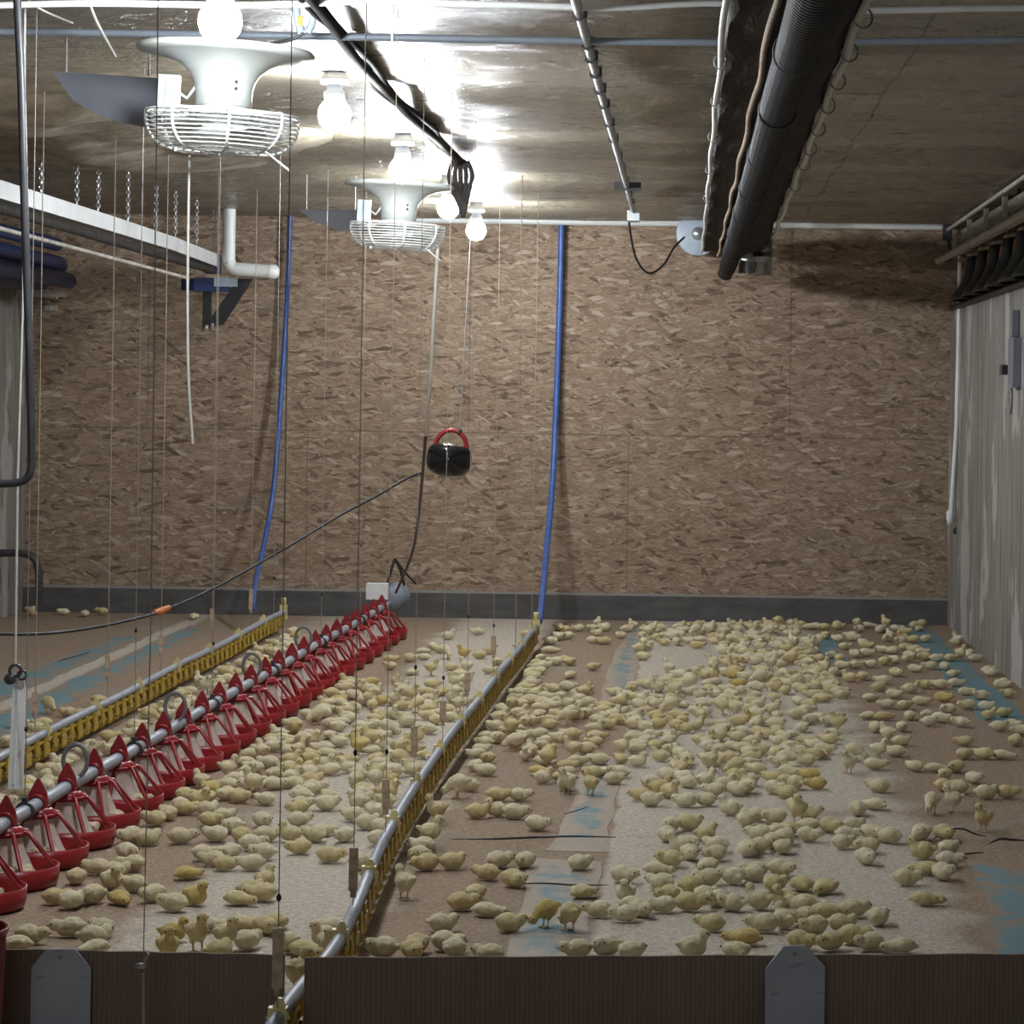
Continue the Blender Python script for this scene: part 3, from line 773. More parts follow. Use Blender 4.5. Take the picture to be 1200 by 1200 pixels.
# white hanging gauge board on a cord
wp = empty('height_board', atY(21, 860, 9.8)); tag(wp, 'narrow white upright board hanging on a cord over the feeder', 'board')
mb = MB(); mb.prism([(-.026, -.19), (.026, -.19), (.023, .15), (.012, .19), (-.018, .19), (-.024, .15)], -.004, .004); mb.box((-.006, -.006, -.01), (.006, .006, .33)); mb.build('board', M['white'], wp).rotation_euler = (math.radians(-7), 0, 0)
MB().box((.0, -.012, -.155), (.006, .006, .035)).build('slot_mark', M['dark'], wp)
mb = MB().ring((-.012, 0, .22), .02, .006, 14, 6, axis='Y').ring((.012, 0, .205), .015, .005, 12, 6, axis='Y').ell((-.03, 0, .19), (.022, .012, .02)); mb.build('pulley', M['dark'], wp)
a = Vector((-.012, 0, .24))
MB().tube([(-.012, 0, .235), (-.014, 0, .9), (-.004, 0, 1.5), (-.012, 0, 2.9 - wp.location.z), (-.012, 0, 3.0 - wp.location.z)], .0045, 6).build('cord', M['rope'], wp)

# ------------------------------------------------------------------ blue hoses, bell weight, loose cables
pipe('blue_hose', [atY(340, 250, 21.3), atY(337, 340, 21.3), atY(331, 440, 21.28), atY(322, 560, 21.15), atY(312, 625, 20.9), atY(301, 675, 20.4), atY(297, 700, 19.95), atY(299, 716, 19.9)], .019, M['blue'], 'blue hose curving down the wall to the left drinker line', 'hose', 10)
pipe('blue_hose', [atY(658, 262, 21.3), atY(656, 350, 21.3), atY(652, 470, 21.28), atY(648, 560, 21.1), atY(641, 640, 20.6), atY(636, 695, 19.6), atY(632, 728, 18.95)], .023, M['blue'], 'blue hose dropping from the wall pipe to the right drinker line', 'hose', 10)
kb = empty('bell_weight', atY(526, 539, 15)); kb.rotation_euler = (0, math.radians(8), 0); tag(kb, 'glossy black ball with a red loop handle hanging in mid air', 'hanging weight')
MB().lathe([(.001, -.092), (.05, -.088), (.09, -.072), (.114, -.045), (.121, -.01), (.12, .03), (.112, .056), (.095, .075), (.06, .084), (.001, .086)], 32).build('ball', M['shine'], kb)
MB().tube([(.085 * math.cos(a), 0, .06 + .10 * math.sin(a)) for a in [PI * q / 14 for q in range(15)]], .0125, 10).build('handle', M['redd'], kb)
MB().ell((.035, 0, .155), (.014, .014, .02)).build('knot', M['black'], kb)
MB().tube([(.0, 0, 0), (-.105, 0, 1.05)], .0035, 6).build('hanging_cord', M['steel'], kb, (.035, 0, .16))
cb = empty('power_cable', atY(190, 716, 15)); tag(cb, 'thin black power cable sagging across the left half of the barn', 'cable')
L0 = cb.location
MB().tube(smooth_path([atY(u, v, y) - L0 for u, v, y in ((496, 553, 17.6), (478, 560, 17.5), (440, 582, 17.2), (400, 603, 16.9), (350, 633, 16.4), (300, 662, 16), (245, 692, 15.5), (190, 716, 15), (150, 727, 14.6), (100, 737, 14.2), (40, 743, 13.7), (-40, 742, 13.2))], 5), .0085, 8).build('cable', M['black'], cb)
MB().tube([atY(180, 718, 14.92) - L0, atY(186, 717, 14.97) - L0, atY(198, 712, 15.06) - L0], [.014, .022, .016], 8).build('orange_joint', M['orange'], cb)
fc = empty('fan_lead', atY(513, 292, 15.7)); tag(fc, 'white cord hanging from the rear fan and running to the feeder motor', 'cord')
L0 = fc.location.copy()
MB().tube(smooth_path([atY(u, v, y) - L0 for u, v, y in ((513, 290, 15.7), (508, 380, 16), (504, 450, 16.3), (499, 510, 16.7))], 5), .010, 8).build('upper_cord', M['rope'], fc)
MB().tube(smooth_path([atY(u, v, y) - L0 for u, v, y in ((499, 510, 16.7), (495, 560, 17.2), (490, 610, 18), (484, 645, 18.6), (474, 672, 19.1), (464, 694, 19.4))], 5), .010, 8).build('lower_cord', M['dark'], fc)
pipe('fan_lead', [atY(222, 182, 9.85), atY(220, 330, 9.9), atY(221, 440, 9.95), atY(226, 520, 10.0)], .0048, M['rope'], 'white cord hanging straight down from the front fan', 'cord', 6)

# ------------------------------------------------------------------ right wall: timber rail, louvre, clay tiles, black hoods
rl = empty('timber_rail', (1.90, 19, 2.755)); tag(rl, 'pale timber rail with round end along the top of right wall', 'rail')
MB().tube([(0, -5, 0), (.0, 2.2, 0)], .026, 8).build('rail', M['timber'], rl)
MB().ell((0, 2.2, 0), (.034, .03, .034)).build('end_knob', M['timber'], rl)
lv = empty('louvre_bank', (1.99, 18.6, 2.87)); tag(lv, 'grey timber louvre bank above the rail on the right wall', 'louvre')
for k in range(5): MB().box((.0 + .012 * k, 0, -.085 + .042 * k), (.035, 4.6, .012), (0, .7, 0)).build('slat', M['timber'], lv)
ps = MB().box((-.01, 0, 0), (.03, .05, .23)).build('post', M['timber'], lv)
for i, yy in enumerate((2.3, 1.2, .1, -1.0, -2.2)):
    c = ps if i == 0 else ps.copy()
    if i: COL.objects.link(c); c.parent = lv
    c.location = (0, yy, 0)
pipe('wall_pipe', [(1.93, 13, 2.995), (1.94, 17, 2.99), (1.955, 21.2, 2.985)], .014, M['timber'], 'thin grey pipe under the ceiling along the right wall', 'pipe', sm=0)
o = MB().box((0, 0, 0), (.07, .10, .12)).tube([(0, -.04, -.06), (.02, -.03, -.13)], .012, 6).build('pipe_bracket', M['dark'], None, (1.955, 21.2, 2.975)); tag(o, 'dark bracket ending the grey pipe in the right back corner', 'bracket')
pipe('vent_cable', [atY(1162, 214, 18.2), atY(1178, 210, 17.9), atY(1190, 216, 17.6), atY(1196, 232, 17.5)], .016, M['black'], 'black cable arching over the louvre bank', 'cable', 8)
o = MB().lathe([(0, -.07), (.03, -.07), (.045, -.03), (.045, .03), (.028, .06), (0, .06)], 14).build('pipe_cup', M['white'], None, atY(1198, 176, 16.6)); tag(o, 'white cup fitting on the grey pipe by the right wall', 'fitting')
hoodm = MB(); hv = []; prof = [(-.001, .19), (.0, .19), (.055, .28), (.075, .20), (.10, .10), (.21, .0), (.23, -.02)]
hm = MB().lathe([(.05, .32), (.055, .27), (.075, .20), (.12, .11), (.19, .04), (.215, 0), (.20, 0)], 18).mesh('vent_hood', M['black'])
tm = MB()
tm.lathe([(.0, .09), (.05, .085), (.085, .055), (.10, .0), (.10, -.09), (.09, -.09)], 16)
tmm = tm.mesh('clay_tile', M['clay'])
capm = MB().box((0, 0, 0), (.16, .20, .014), (0, -.18, 0)).mesh('timber_cap', M['wood'])
for i in range(6):
    Yh = 20.62 - .76 * i
    o = put('vent_hood', hm, None, (2.05, Yh - .33, 2.425)); o.scale = (.7, 1.55, 1.0)
    tag(o, 'black flared vent hood on the right wall top, %s from the back corner' % (['first'] + ORD[1:])[i], 'vent hood', 'black vent hoods on the right wall')
    o = put('clay_tile', tmm, None, (2.08, Yh, 2.645)); o.scale = (.5, 1.0, .95)
    tag(o, 'orange clay tile beside a black hood, %s from the back corner' % (['first'] + ORD[1:])[i], 'clay tile', 'orange clay tiles on the right wall')
    o = put('timber_shelf', capm, None, (2.06, Yh, 2.742))
    tag(o, 'small pale timber cap over a clay tile, %s from the back corner' % (['first'] + ORD[1:])[i], 'timber cap', 'timber caps over the clay tiles')
o = MB().tube([(2.0, 14, 2.40), (2.0, 21.3, 2.40)], .022, 8).build('black_rail', M['black']); tag(o, 'black rail along the edge of the right concrete wall', 'rail')
wp2 = empty('corner_pipe', atY(1114, 600, 20.75)); tag(wp2, 'thin white pipe leaning in the back right corner', 'pipe')
L0 = wp2.location.copy()
MB().tube([atY(1125, 300, 20.75) - L0, atY(1124, 365, 20.75) - L0, atY(1121, 500, 20.75) - L0, atY(1114, 606, 20.75) - L0], .017, 8).build('tube', M['white'], wp2)
MB().lathe([(0, -.06), (.02, -.06), (.028, -.02), (.028, .03), (.018, .04)], 10, (-.004, 0, -.03)).build('end_fitting', M['white'], wp2)
MB().ell((.05, 0, -.14), (.03, .03, .03)).build('black_knob', M['black'], wp2)
sw = empty('wall_switch', (1.985, 17.0, 1.93)); tag(sw, 'dark switch box with a wire ring on the right wall', 'switch box')
MB().box((0, 0, .0), (.05, .28, .30)).box((0, .06, .24), (.04, .16, .16)).build('box', M['plas'], sw)
MB().box((-.02, .24, -.04), (.07, .14, .06)).build('black_button', M['black'], sw)
MB().tube([(-.02, .03 + .06 * math.cos(a), -.22 + .085 * math.sin(a)) for a in [2 * PI * q / 14 for q in range(15)]], .009, 6, cap=False).build('wire_ring', M['steel'], sw)

# ------------------------------------------------------------------ feeder line
FX = lambda y: -2.27 + (y - 9.5) * .0203
fl = empty('feeder_line', (0, 0, 0)); tag(fl, 'long feeder pipe carrying a row of red round feed pans', 'feeder line')
MB().tube(smooth_path([(FX(y), y, .215 + .004 * math.sin(y * 2)) for y in (7.9, 9, 10.5, 12, 13.5, 15, 16.5, 18, 19.75)], 5), .024, 14).build('feed_pipe', M['pipe'], fl)
pan = MB().lathe([(0, .010), (.13, .010), (.160, .016), (.168, .03), (.171, .068), (.179, .070), (.178, .03), (.172, .006), (.16, 0), (0, 0)], 36).mesh('feeder_pan', M['red'])
feedm = MB().lathe([(.09, .034), (.13, .026), (.155, .022)], 24).mesh('feed', M['feed'])
g = MB(); g.ring((0, 0, .175), .062, .007, 24, 6)
for k in range(7):
    a = 2 * PI * k / 7 + .2
    pts = [(.062, .180), (.080, .176), (.124, .122), (.172, .066)]
    g.tube([(q[0] * math.cos(a), q[0] * math.sin(a), q[1]) for q in pts], .0075, 6)
g.lathe([(.045, .20), (.06, .19), (.066, .165), (.06, .165)], 20)
grillm = g.mesh('grill', M['red'])
hopm = MB().lathe([(.050, .175), (.060, .13), (.090, .06), (.110, .030)], 20).mesh('hopper_cone', M['hop'])
g = MB()
g.lathe([(.028, -.03), (.034, -.03), (.034, .03), (.028, .03)], 16, (0, 0, .215), axis='Y')
g.lathe([(.034, .215), (.036, .19), (.046, .175)], 16)
g.prism([(-.036, .215), (.036, .215), (.032, .25), (.004, .302), (-.004, .302), (-.032, .25)], -.006, .006)
g.box((0, .018, .225), (.05, .012, .04)); g.box((0, -.018, .225), (.05, .012, .04))
clampm = g.mesh('pipe_clamp', M['redd'])
pans = []
for i in range(-3, 24):
    y = 9.5 + .43 * i
    p = put('feeder_pan', pan, fl, (FX(y), y, .004), (0, 0, random.uniform(0, .9)))
    for nm, me in (('feed', feedm), ('grill', grillm), ('hopper_cone', hopm)): put(nm, me, p)
    put('pipe_clamp', clampm, p, None, (0, 0, -p.rotation_euler.z))
    pans.append((FX(y), y))
lm = MB().tube([(.045 * math.cos(a), 0, .06 + .062 * math.sin(a)) for a in [math.radians(q) for q in range(-70, 251, 20)]], .0085, 8, flat=.7).mesh('hanger_loop', M['grey'])
for u, v in ((115, 885), (218, 838), (297, 793), (350, 760), (20, 945)):
    a_, b_ = unroll(u, v); y = F * 2.17 / -a_
    put('hanger_loop', lm, fl, (FX(y) - .005, y, .235))
clm = MB().ring((0, 0, 0), .028, .008, 18, 6, axis='Y').box((0, 0, .034), (.02, .02, .03)).mesh('pipe_strap', M['dark'])
FCL = (9.75, 11.5, 13.2, 14.9, 16.6, 18.3)
for y in FCL: put('pipe_strap', clm, fl, (FX(y), y, .215))
mo = MB().lathe([(0, -.16), (.03, -.16), (.07, -.15), (.08, -.12), (.08, .10), (.092, .10), (.092, .16), (.05, .175), (0, .175)], 22, axis='Y').build('motor', M['gpipe'], fl, (FX(19.9) + .03, 19.9, .26))
MB().box((-.10, -.22, .05), (.15, .12, .11)).build('switch_case', M['white'], mo)
MB().tube(smooth_path([(-.05, -.1, .08), (-.02, -.08, .2), (.0, -.06, .27)], 4), .01, 6).tube(smooth_path([(.06, 0, .08), (.04, -.03, .18), (.0, -.06, .27)], 4), .01, 6).tube(smooth_path([(0, -.06, .27), (.05, -.03, .2), (.11, .02, .12), (.14, .05, .09)], 4), .007, 6).build('hanger', M['black'], mo)

# ------------------------------------------------------------------ drinker lines
def drinker(pts, label, ys, step=.17):
    pts = smooth_path([(x, y, 0) for x, y in pts], 8)
    def xa(y):
        for i in range(len(pts) - 1):
            if pts[i].y <= y <= pts[i + 1].y:
                s = (y - pts[i].y) / (pts[i + 1].y - pts[i].y); return pts[i].x + (pts[i + 1].x - pts[i].x) * s
        return pts[0].x if y < pts[0].y else pts[-1].x
    r = empty('drinker_line', (0, 0, 0)); tag(r, label, 'drinker line')
    sag = lambda y: .004 * math.sin(y * 2.1)
    MB().tube([(p.x, p.y, .152 + sag(p.y)) for p in pts], .0185, 12).build('top_pipe', M['pipe'], r)
    MB().tube([(p.x, p.y, .118 + sag(p.y)) for p in pts], .0155, 4).build('water_pipe', M['yel'], r)
    mb = MB(); mb.box((0, 0, .118), (.042, .05, .042)); mb.lathe([(.010, .118), (.010, .092), (.004, .088), (.004, .076), (0, .076)], 8)
    mb.box((.020, 0, .082), (.006, .085, .055)); mb.box((-.020, 0, .09), (.006, .07, .035)); mb.tube([(.02, 0, .066), (.012, 0, .054), (0, 0, .05)], .006, 6)
    mb.lathe([(0, .046), (.016, .048), (.026, .056), (.030, .068), (.0275, .068), (.022, .057), (0, .052)], 14)
    cup = mb.mesh('nipple_cup', M['yel'])
    y = ys[0]; k = 0
    while y < ys[1]:
        put('nipple_cup', cup, r, (xa(y), y, sag(y)), (0, 0, (k % 2) * PI)); y += step; k += 1
    bm_ = MB().box((0, 0, .148), (.046, .03, .06)).prism([(-.03, .15), (.0, .2), (.01, .2), (.03, .15)], -.008, .008).mesh('pipe_saddle', M['yelp'])
    y = ys[0] + .35
    while y < ys[1]:
        put('pipe_saddle', bm_, r, (xa(y), y, sag(y))); y += 1.05
    yend = ys[1] + .05
    MB().box((xa(yend), yend, .15), (.05, .04, .10)).lathe([(0, .2), (.018, .2), (.018, .25), (0, .25)], 10, (xa(yend), yend, 0)).build('end_fitting', M['yelp'], r)
    return r, xa
d1, dxa = drinker([(-.967, 6.4), (-.967, 7.04), (-.945, 7.9), (-1.0, 9.4), (-1.03, 10.75), (-1.035, 12), (-1.026, 13.5), (-1.0, 16), (-.97, 18.8)], 'grey drinker pipe with yellow nipple cups running through the cardboard gap', (6.5, 18.7))
d2, dxb = drinker([(-2.83, 11.0), (-2.82, 12.5), (-2.815, 14.5), (-2.80, 17), (-2.795, 19.8)], 'grey drinker pipe with yellow nipple cups on the far side of feeder', (11.1, 19.7))

# cords that hang the lines, some with wooden toggles
def hang(x, y, ztop, zbot, label, group, mat, r=.0028, tog=None, knot=None, lean=0.0):
    o = empty('hanging_line', (x, y, zbot)); tag(o, label, 'cord', group)
    MB().tube([(0, 0, 0), (lean, 0, (ztop - zbot) * .5), (lean * .4, 0, ztop - zbot)], r, 6).build('string', mat, o)
    if tog:
        z, hh = tog; MB().box((.0, -.006, z - zbot), (.026, .016, hh), (0, random.uniform(-.03, .03), .2)).tube([(0, -.006, z - zbot - hh / 2), (0, -.006, z - zbot - hh / 2 - .02)], .009, 6).build('toggle', M['wood'], o)
    if knot:
        MB().ell((0, 0, knot - zbot), (.0065, .0065, .010)).build('knot', M['black'], o)
    return o
TOG = []
for i, (u, v, hpx) in enumerate(((327, 1122, 70), (410, 1018, 50), (453, 930, 34), (487, 866, 30), (519, 833, 24), (547, 799, 22), (578, 756, 21))):
    a_, b_ = unroll(u, v); y = F * 1.0 / -a_; y = F * -dxa(y) / -a_
    z = H - b_ * y / F; TOG.append(y)
    hang(dxa(y), y, 3.0, .17, 'brown cord with a wooden toggle above the right drinker, %s from the camera' % ORD[i], 'cords of the right drinker line', M['cord'], .0015, (z, hpx * y / F), .62 if i % 2 else .45)
for i, y in enumerate((16.8, 18.3)):
    hang(dxa(y), y, 3.0, .17, ['plain brown cord above the right drinker, just past the last toggle', 'plain brown cord at the far end of the right drinker'][i], 'cords of the right drinker line', M['cord'], .0026)
for i, (u, v, hpx) in enumerate(((43, 823, 24), (127, 780, 24), (188, 755, 21), (246, 722, 18), (291, 702, 24))):
    a_, b_ = unroll(u, v); y = F * 2.815 / -a_
    z = H - b_ * y / F
    hang(dxb(y), y, 3.0, .17, 'brown cord with a wooden toggle above the left drinker, %s from the camera' % ORD[i], 'cords of the left drinker line', M['cord'], .0025, (z, hpx * y / F))
for i, y in enumerate(FCL):
    hang(FX(y), y, 3.0, .24, 'thin steel wire holding the red feeder line, %s from the camera' % ORD[i], 'wires of the feeder line', M['steel'], .0017, None, .7 if i % 2 else .5)
a_, b_ = unroll(168, 1132)
o = empty('hanging_line', atY(168, 1132, 7.05)); tag(o, 'dark wire with a hook and brown string in front of left cardboard', 'cord')
MB().tube([(0, 0, .03), (.006, 0, .9), (0, 0, 3.0 - o.location.z)], .0015, 6).build('wire', M['steel'], o)
MB().tube([(0, 0, -.02), (.003, 0, -.15), (0, 0, -.22)], .0045, 6).build('string', M['cord'], o)
MB().ell((-.006, 0, 0), (.016, .01, .008)).tube([(0, 0, 0), (.006, 0, .02), (.012, 0, .032)], .004, 6).build('hook', M['steel'], o)

# ------------------------------------------------------------------ chicks
def body_mesh(name, ells, vox, mat, extra=None, smooth=2, fluff=.0042):
    mb = MB()
    for c, r, rot in ells: mb.ell(c, r, 14, 10, 0, rot)
    tmp = mb.build('tmp_body', mat)
    m = tmp.modifiers.new('r', 'REMESH'); m.mode = 'VOXEL'; m.voxel_size = vox; m.use_smooth_shade = True
    s = tmp.modifiers.new('s', 'SMOOTH'); s.factor = .5; s.iterations = smooth
    if fluff:
        tx = bpy.data.textures.get('fluff') or bpy.data.textures.new('fluff', 'CLOUDS'); tx.noise_scale = .011
        d = tmp.modifiers.new('d', 'DISPLACE'); d.texture = tx; d.strength = fluff; d.mid_level = .5
    dg = bpy.context.evaluated_depsgraph_get(); dg.update()
    me = bpy.data.meshes.new_from_object(tmp.evaluated_get(dg)); me.name = name
    old = tmp.data; bpy.data.objects.remove(tmp); bpy.data.meshes.remove(old)
    me.materials.clear(); me.materials.append(mat)
    me.polygons.foreach_set('use_smooth', [True] * len(me.polygons))
    return me
E = lambda c, r, rot=None: (c, r, rot)
def wings(x, z, y=.030, l=.030, h=.017, tilt=.15):
    return [E((x, y, z), (l, .010, h), (0, tilt, 0)), E((x, -y, z), (l, .010, h), (0, tilt, 0))]
POSES = {   # ellipsoids, head centre, heading of the head, leg height, name
    'lie': ([E((-.008, 0, .031), (.048, .038, .032)), E((.022, 0, .027), (.032, .031, .026)), E((.046, 0, .036), (.026, .020, .020)), E((.058, 0, .037), (.0215, .0195, .0195)), E((-.050, 0, .034), (.014, .013, .011))] + wings(-.012, .036), (.058, 0, .037), 0, 0, 'lying'),
    'turn': ([E((-.006, 0, .032), (.047, .039, .033)), E((.022, .006, .028), (.030, .031, .027)), E((.036, .022, .040), (.024, .022, .022)), E((.040, .034, .044), (.021, .0205, .0195)), E((-.052, 0, .034), (.018, .013, .011))] + wings(-.012, .037), (.040, .034, .044), 1.1, 0, 'curled'),
    'sit': ([E((-.008, 0, .033), (.046, .038, .034)), E((.022, 0, .034), (.030, .030, .030)), E((.034, 0, .052), (.019, .018, .024)), E((.040, 0, .070), (.0215, .0195, .0195)), E((-.052, 0, .040), (.019, .013, .011), (0, .3, 0))] + wings(-.012, .040), (.040, 0, .070), 0, 0, 'sitting'),
    'sleep': ([E((-.012, 0, .026), (.054, .038, .026)), E((.026, 0, .022), (.034, .030, .021)), E((.054, .003, .021), (.026, .018, .017)), E((.066, .005, .020), (.021, .019, .017)), E((-.062, 0, .022), (.015, .014, .010))] + wings(-.012, .028, .033, .034), (.066, .005, .020), .15, 0, 'sleeping'),
    'stand': ([E((-.006, 0, .066), (.043, .035, .034), (0, .22, 0)), E((.020, 0, .070), (.028, .029, .030)), E((.030, 0, .092), (.018, .017, .024)), E((.036, 0, .112), (.0215, .0195, .0195)), E((-.048, 0, .078), (.020, .013, .011), (0, .5, 0)), E((-.004, .016, .042), (.014, .012, .018)), E((-.004, -.016, .042), (.014, .012, .018))] + wings(-.012, .072), (.036, 0, .112), 0, .034, 'standing'),
    'peck': ([E((-.010, 0, .072), (.045, .036, .035), (0, -.15, 0)), E((.022, 0, .064), (.030, .029, .029)), E((.048, 0, .048), (.026, .017, .018), (0, .8, 0)), E((.062, 0, .034), (.0205, .019, .019)), E((-.056, 0, .082), (.020, .013, .011)), E((-.004, .016, .044), (.014, .012, .018)), E((-.004, -.016, .044), (.014, .012, .018))] + wings(-.014, .076), (.062, 0, .034), 0, .036, 'pecking'),
}
TINT = ['pale', 'cream', 'yellow']
def face_bits(head, hd, drop=0.0):
    hx, hy, hz = head; c, s = math.cos(hd), math.sin(hd)
    rot = lambda x, y, z: (hx + x * c - y * s, hy + x * s + y * c, hz + z)
    bk = MB()
    b0 = [rot(.017, .0055, .000), rot(.017, -.0055, .000), rot(.018, 0, .0055), rot(.018, 0, -.006), rot(.031, 0, -.005 - drop)]
    bk.add(b0, [(0, 2, 4), (2, 1, 4), (1, 3, 4), (3, 0, 4), (0, 3, 1, 2)])
    ey = MB()
    for sg in (-1, 1): ey.ell(rot(.010, sg * .0172, .0045), (.0032, .0032, .0032), 8, 6)
    return bk, ey
def leg_bits(hh, sides=(-1, 1)):
    L = MB()
    for sg in sides:
        y = sg * .016
        L.tube([(-.002, y, hh + .008), (.0, y, hh * .45), (.004, y, .004)], .0032, 6)
        for a in (-.45, 0, .45): L.tube([(.004, y, .004), (.004 + .022 * math.cos(a), y + .022 * math.sin(a), .0022)], .0024, 5)
        L.tube([(.004, y, .004), (-.010, y, .0022)], .0022, 5)
    return L
NEARM, FARM = {}, {}
for pz, (ells, head, hd, hh, nm) in POSES.items():
    bk, ey = face_bits(head, hd, .006 if pz == 'peck' else 0)
    bkm = bk.mesh('beak', M['beak']); eym = [MB().add(ey.v[i * len(ey.v) // 2:(i + 1) * len(ey.v) // 2], ey.f[:len(ey.f) // 2]).mesh('eye', M['eye']) for i in (0, 1)]; lgm = [leg_bits(hh, (q,)).mesh('leg', M['leg']) for q in (-1, 1)] if hh else None
    base = body_mesh('chick_body', ells, .0046, M['ch0'])
    far = body_mesh('chick_far', ells, .0085, M['ch0'], smooth=1, fluff=.002)
    if hh:
        mb2 = leg_bits(hh); off = len(far.vertices)
    for ti in range(3):
        a = base.copy(); a.materials.clear(); a.materials.append(M['ch%d' % ti]); a.name = 'chick_body'
        NEARM[pz, ti] = (a, bkm, eym, lgm)
    FARM[pz] = ([v.co.copy() for v in far.vertices], [tuple(p.vertices) for p in far.polygons], head, hd, hh)

# where each chick lies: pixel of its body centre (pose letter: l lie, t curled, s head up, z sleeping, S standing, K pecking ; y yellow, c cream)
NEAR = """75,1026l 65,1049l 84,1054l 108,1048t 140,1049yz 135,1032s 155,1034t 180,1046l 204,1057t 229,1050ys 35,1094l 18,1102z 82,1086l 110,1097t 119,1086l
110,1108z 136,979l 171,981t 149,997l 155,1011l 114,1015l 135,1019t 212,979l 220,1020yz 240,999l 250,1005l 268,1010cl 270,997l 292,1010l 280,1050cz 298,1042ct
258,977l 272,967t 295,987l 285,977l 262,954l 246,959l 198,952t 222,946l 238,947t 172,959t 232,1092cS 266,1094cS 240,1080z 197,1107ycS 203,1092ys 288,1101l 292,1080cz
257,1114t 220,931l 240,932l 265,917z 265,929l 280,932l 233,914s 415,954l 350,945l 382,941t 442,949l 430,963t 447,967l 350,959l 378,970z 345,977s 360,977t 351,991cl 386,1001cl 404,977l 445,982l
424,1009l 308,960l 310,977l 308,998t 311,1030cs 303,1044cl 308,1081cl 319,1079cz 337,1105s 357,1110cz 381,1097s 392,1086l 397,1102s 349,1138S
536,919K 550,919l 507,948S 497,977S 485,988l 480,1001t 502,1010cl 527,1009t 474,1033S 562,950t 585,949s 597,950l 590,930l 592,1007l 571,1021l 602,1029l 557,1045l 541,1056l 572,1063z 517,1081t 596,1081t
441,1110t 479,1110cl 492,1106l 517,1103l 534,1110t 574,1117l 602,930l 629,964l 608,1007l 679,1010l 684,1042cz 643,1066yK 664,1069cK 702,1064l 682,1110l 710,1109t 735,1112l
664,914S 692,916S 719,911l 752,930l 762,936t 762,916l 785,927s 807,937l 825,936l 840,924l 860,924t 875,921t 875,959l 891,954l 786,966t 805,964t 782,977l 805,985z 827,977s 837,999l 840,989l 810,998l 875,994t 892,990l 892,975l
787,1006t 770,1015z 730,1024l 775,1033l 733,1046s 783,1046cl 812,1037ct 802,1057l 829,1047l 830,1027l 865,1025t 876,1023l 892,1018l 867,1055t 846,1052t 755,1058z 773,1058l 733,1069l 751,1063l 834,1080l 872,1095yz 896,1081l 897,1055s 812,1110s 862,1111z
907,909l 957,917yl 922,927l 907,922l 931,942cl 902,955l 1030,920l 1005,947l 1025,940z 922,969cz 910,973l 947,977l 950,965z 920,981t 915,991l 905,985l 975,966l 992,966t 987,985l 992,976l 1025,976l 1038,978l 1017,990l 1015,1003l 1085,975t 1100,975l 1080,997cs 1112,1006l 1112,992l 1085,1015z
1104,1021t 1062,1027l 1085,1050cz 907,1017l 910,1034l 942,1034cz 962,1036cz 905,1055s 932,1057l 972,1065z 997,1064l 1030,1073l 918,1077s 942,1072l 955,1083l 985,1081t 1000,1095cl 940,1101cl 972,1102cl 1020,1102l 1055,1105z
1152,957S 1092,937K 1117,935S 1155,928t 1180,927l 1107,919l 1122,922l 1140,910t 1107,906l
1125,747S 1126,764S 1140,765l 1150,752t 1157,770l 1175,787l 1190,785t 1192,799l 1174,801l 1181,811t 1084,769l 1100,770t 1112,770l 1090,779l 1107,780l 1072,782l 1117,789l 1120,799l 1085,801t 1100,801l 1067,806t 1105,816yl 1132,809l 1150,814t 1155,826t 1134,825l 1111,830t 1159,837s 1176,834l 1126,845t 1171,850t 1187,847l 1196,855l 1191,867t 1130,867l 1132,882cl 1152,882l 1174,882z 1120,897l 1097,897z
1011,791l 1050,787l 1035,796l 1030,804t 977,786l 1020,815z 1047,812l 1039,824l 1060,825l 1079,820l 1017,836z 1035,837z 1067,837l 1085,837l 1089,844t 1102,840l 1025,851t 1040,857S 1057,850l 1056,867t 1050,879l 1030,876S 1002,877K 995,891S 1025,894l 1072,896l
932,734z 950,733z 965,733l 982,733l 1007,736l 1030,737l 1050,735l 1060,738l 982,747l 998,744l 1040,747t 1055,750t 1072,748l 1083,748t 990,756l 1015,755l 1035,760t 1045,761l 1060,757l 1072,760l 1002,765l 1015,764l 1065,766l 987,778l 1002,778l 1020,777l 1037,774l 1048,772l
646,734t 655,745t 635,750t 625,757l 645,760z 665,744t 680,735l 692,735t 709,735l 735,736t 728,743l 700,741s 755,735z 770,737z 790,738z 802,736z 695,749l 708,750l 652,774l 667,774l 660,770z 637,779l 625,785z 695,780l 668,789z 690,805l 665,803l 648,806t 630,808z 622,800l 640,815l 665,822S 672,836t 632,834z
120,716t 75,716t 100,718l 30,708l 36,717t 227,721z
57,823cK 80,833ct 92,836cl 50,846l 44,852t 105,838l 117,817cz 8,868t 40,863l 22,846l"""
PAN = "18,1053 22,1027 48,1027 68,1003 112,968 138,955 163,935 30,1023 250,862 300,822".split()
import re as _re
spots = []          # x, y, z, heading, pose, tint, scale
PK = {'l': 'lie', 't': 'turn', 's': 'sit', 'z': 'sleep', 'S': 'stand', 'K': 'peck'}
rng = random.Random(11)
def heading():
    a = rng.choice((0, PI)) + rng.gauss(0, .75)
    return a
for tok in NEAR.split():
    u, v, fl_ = _re.match(r'(\d+),(\d+)([a-zSK]*)', tok).groups()
    pz = next((PK[c] for c in fl_ if c in PK), 'lie')
    ti = 2 if 'y' in fl_ else 1 if 'c' in fl_ else rng.choice((0, 0, 0, 1))
    p = atZ(int(u), int(v), .062 if pz in ('stand', 'peck') else .032)
    spots.append([min(max(p.x, LEFT + .1), RIGHT - .1), min(p.y, BACK - .16), 0.004, heading(), pz, ti, rng.uniform(.92, 1.06)])
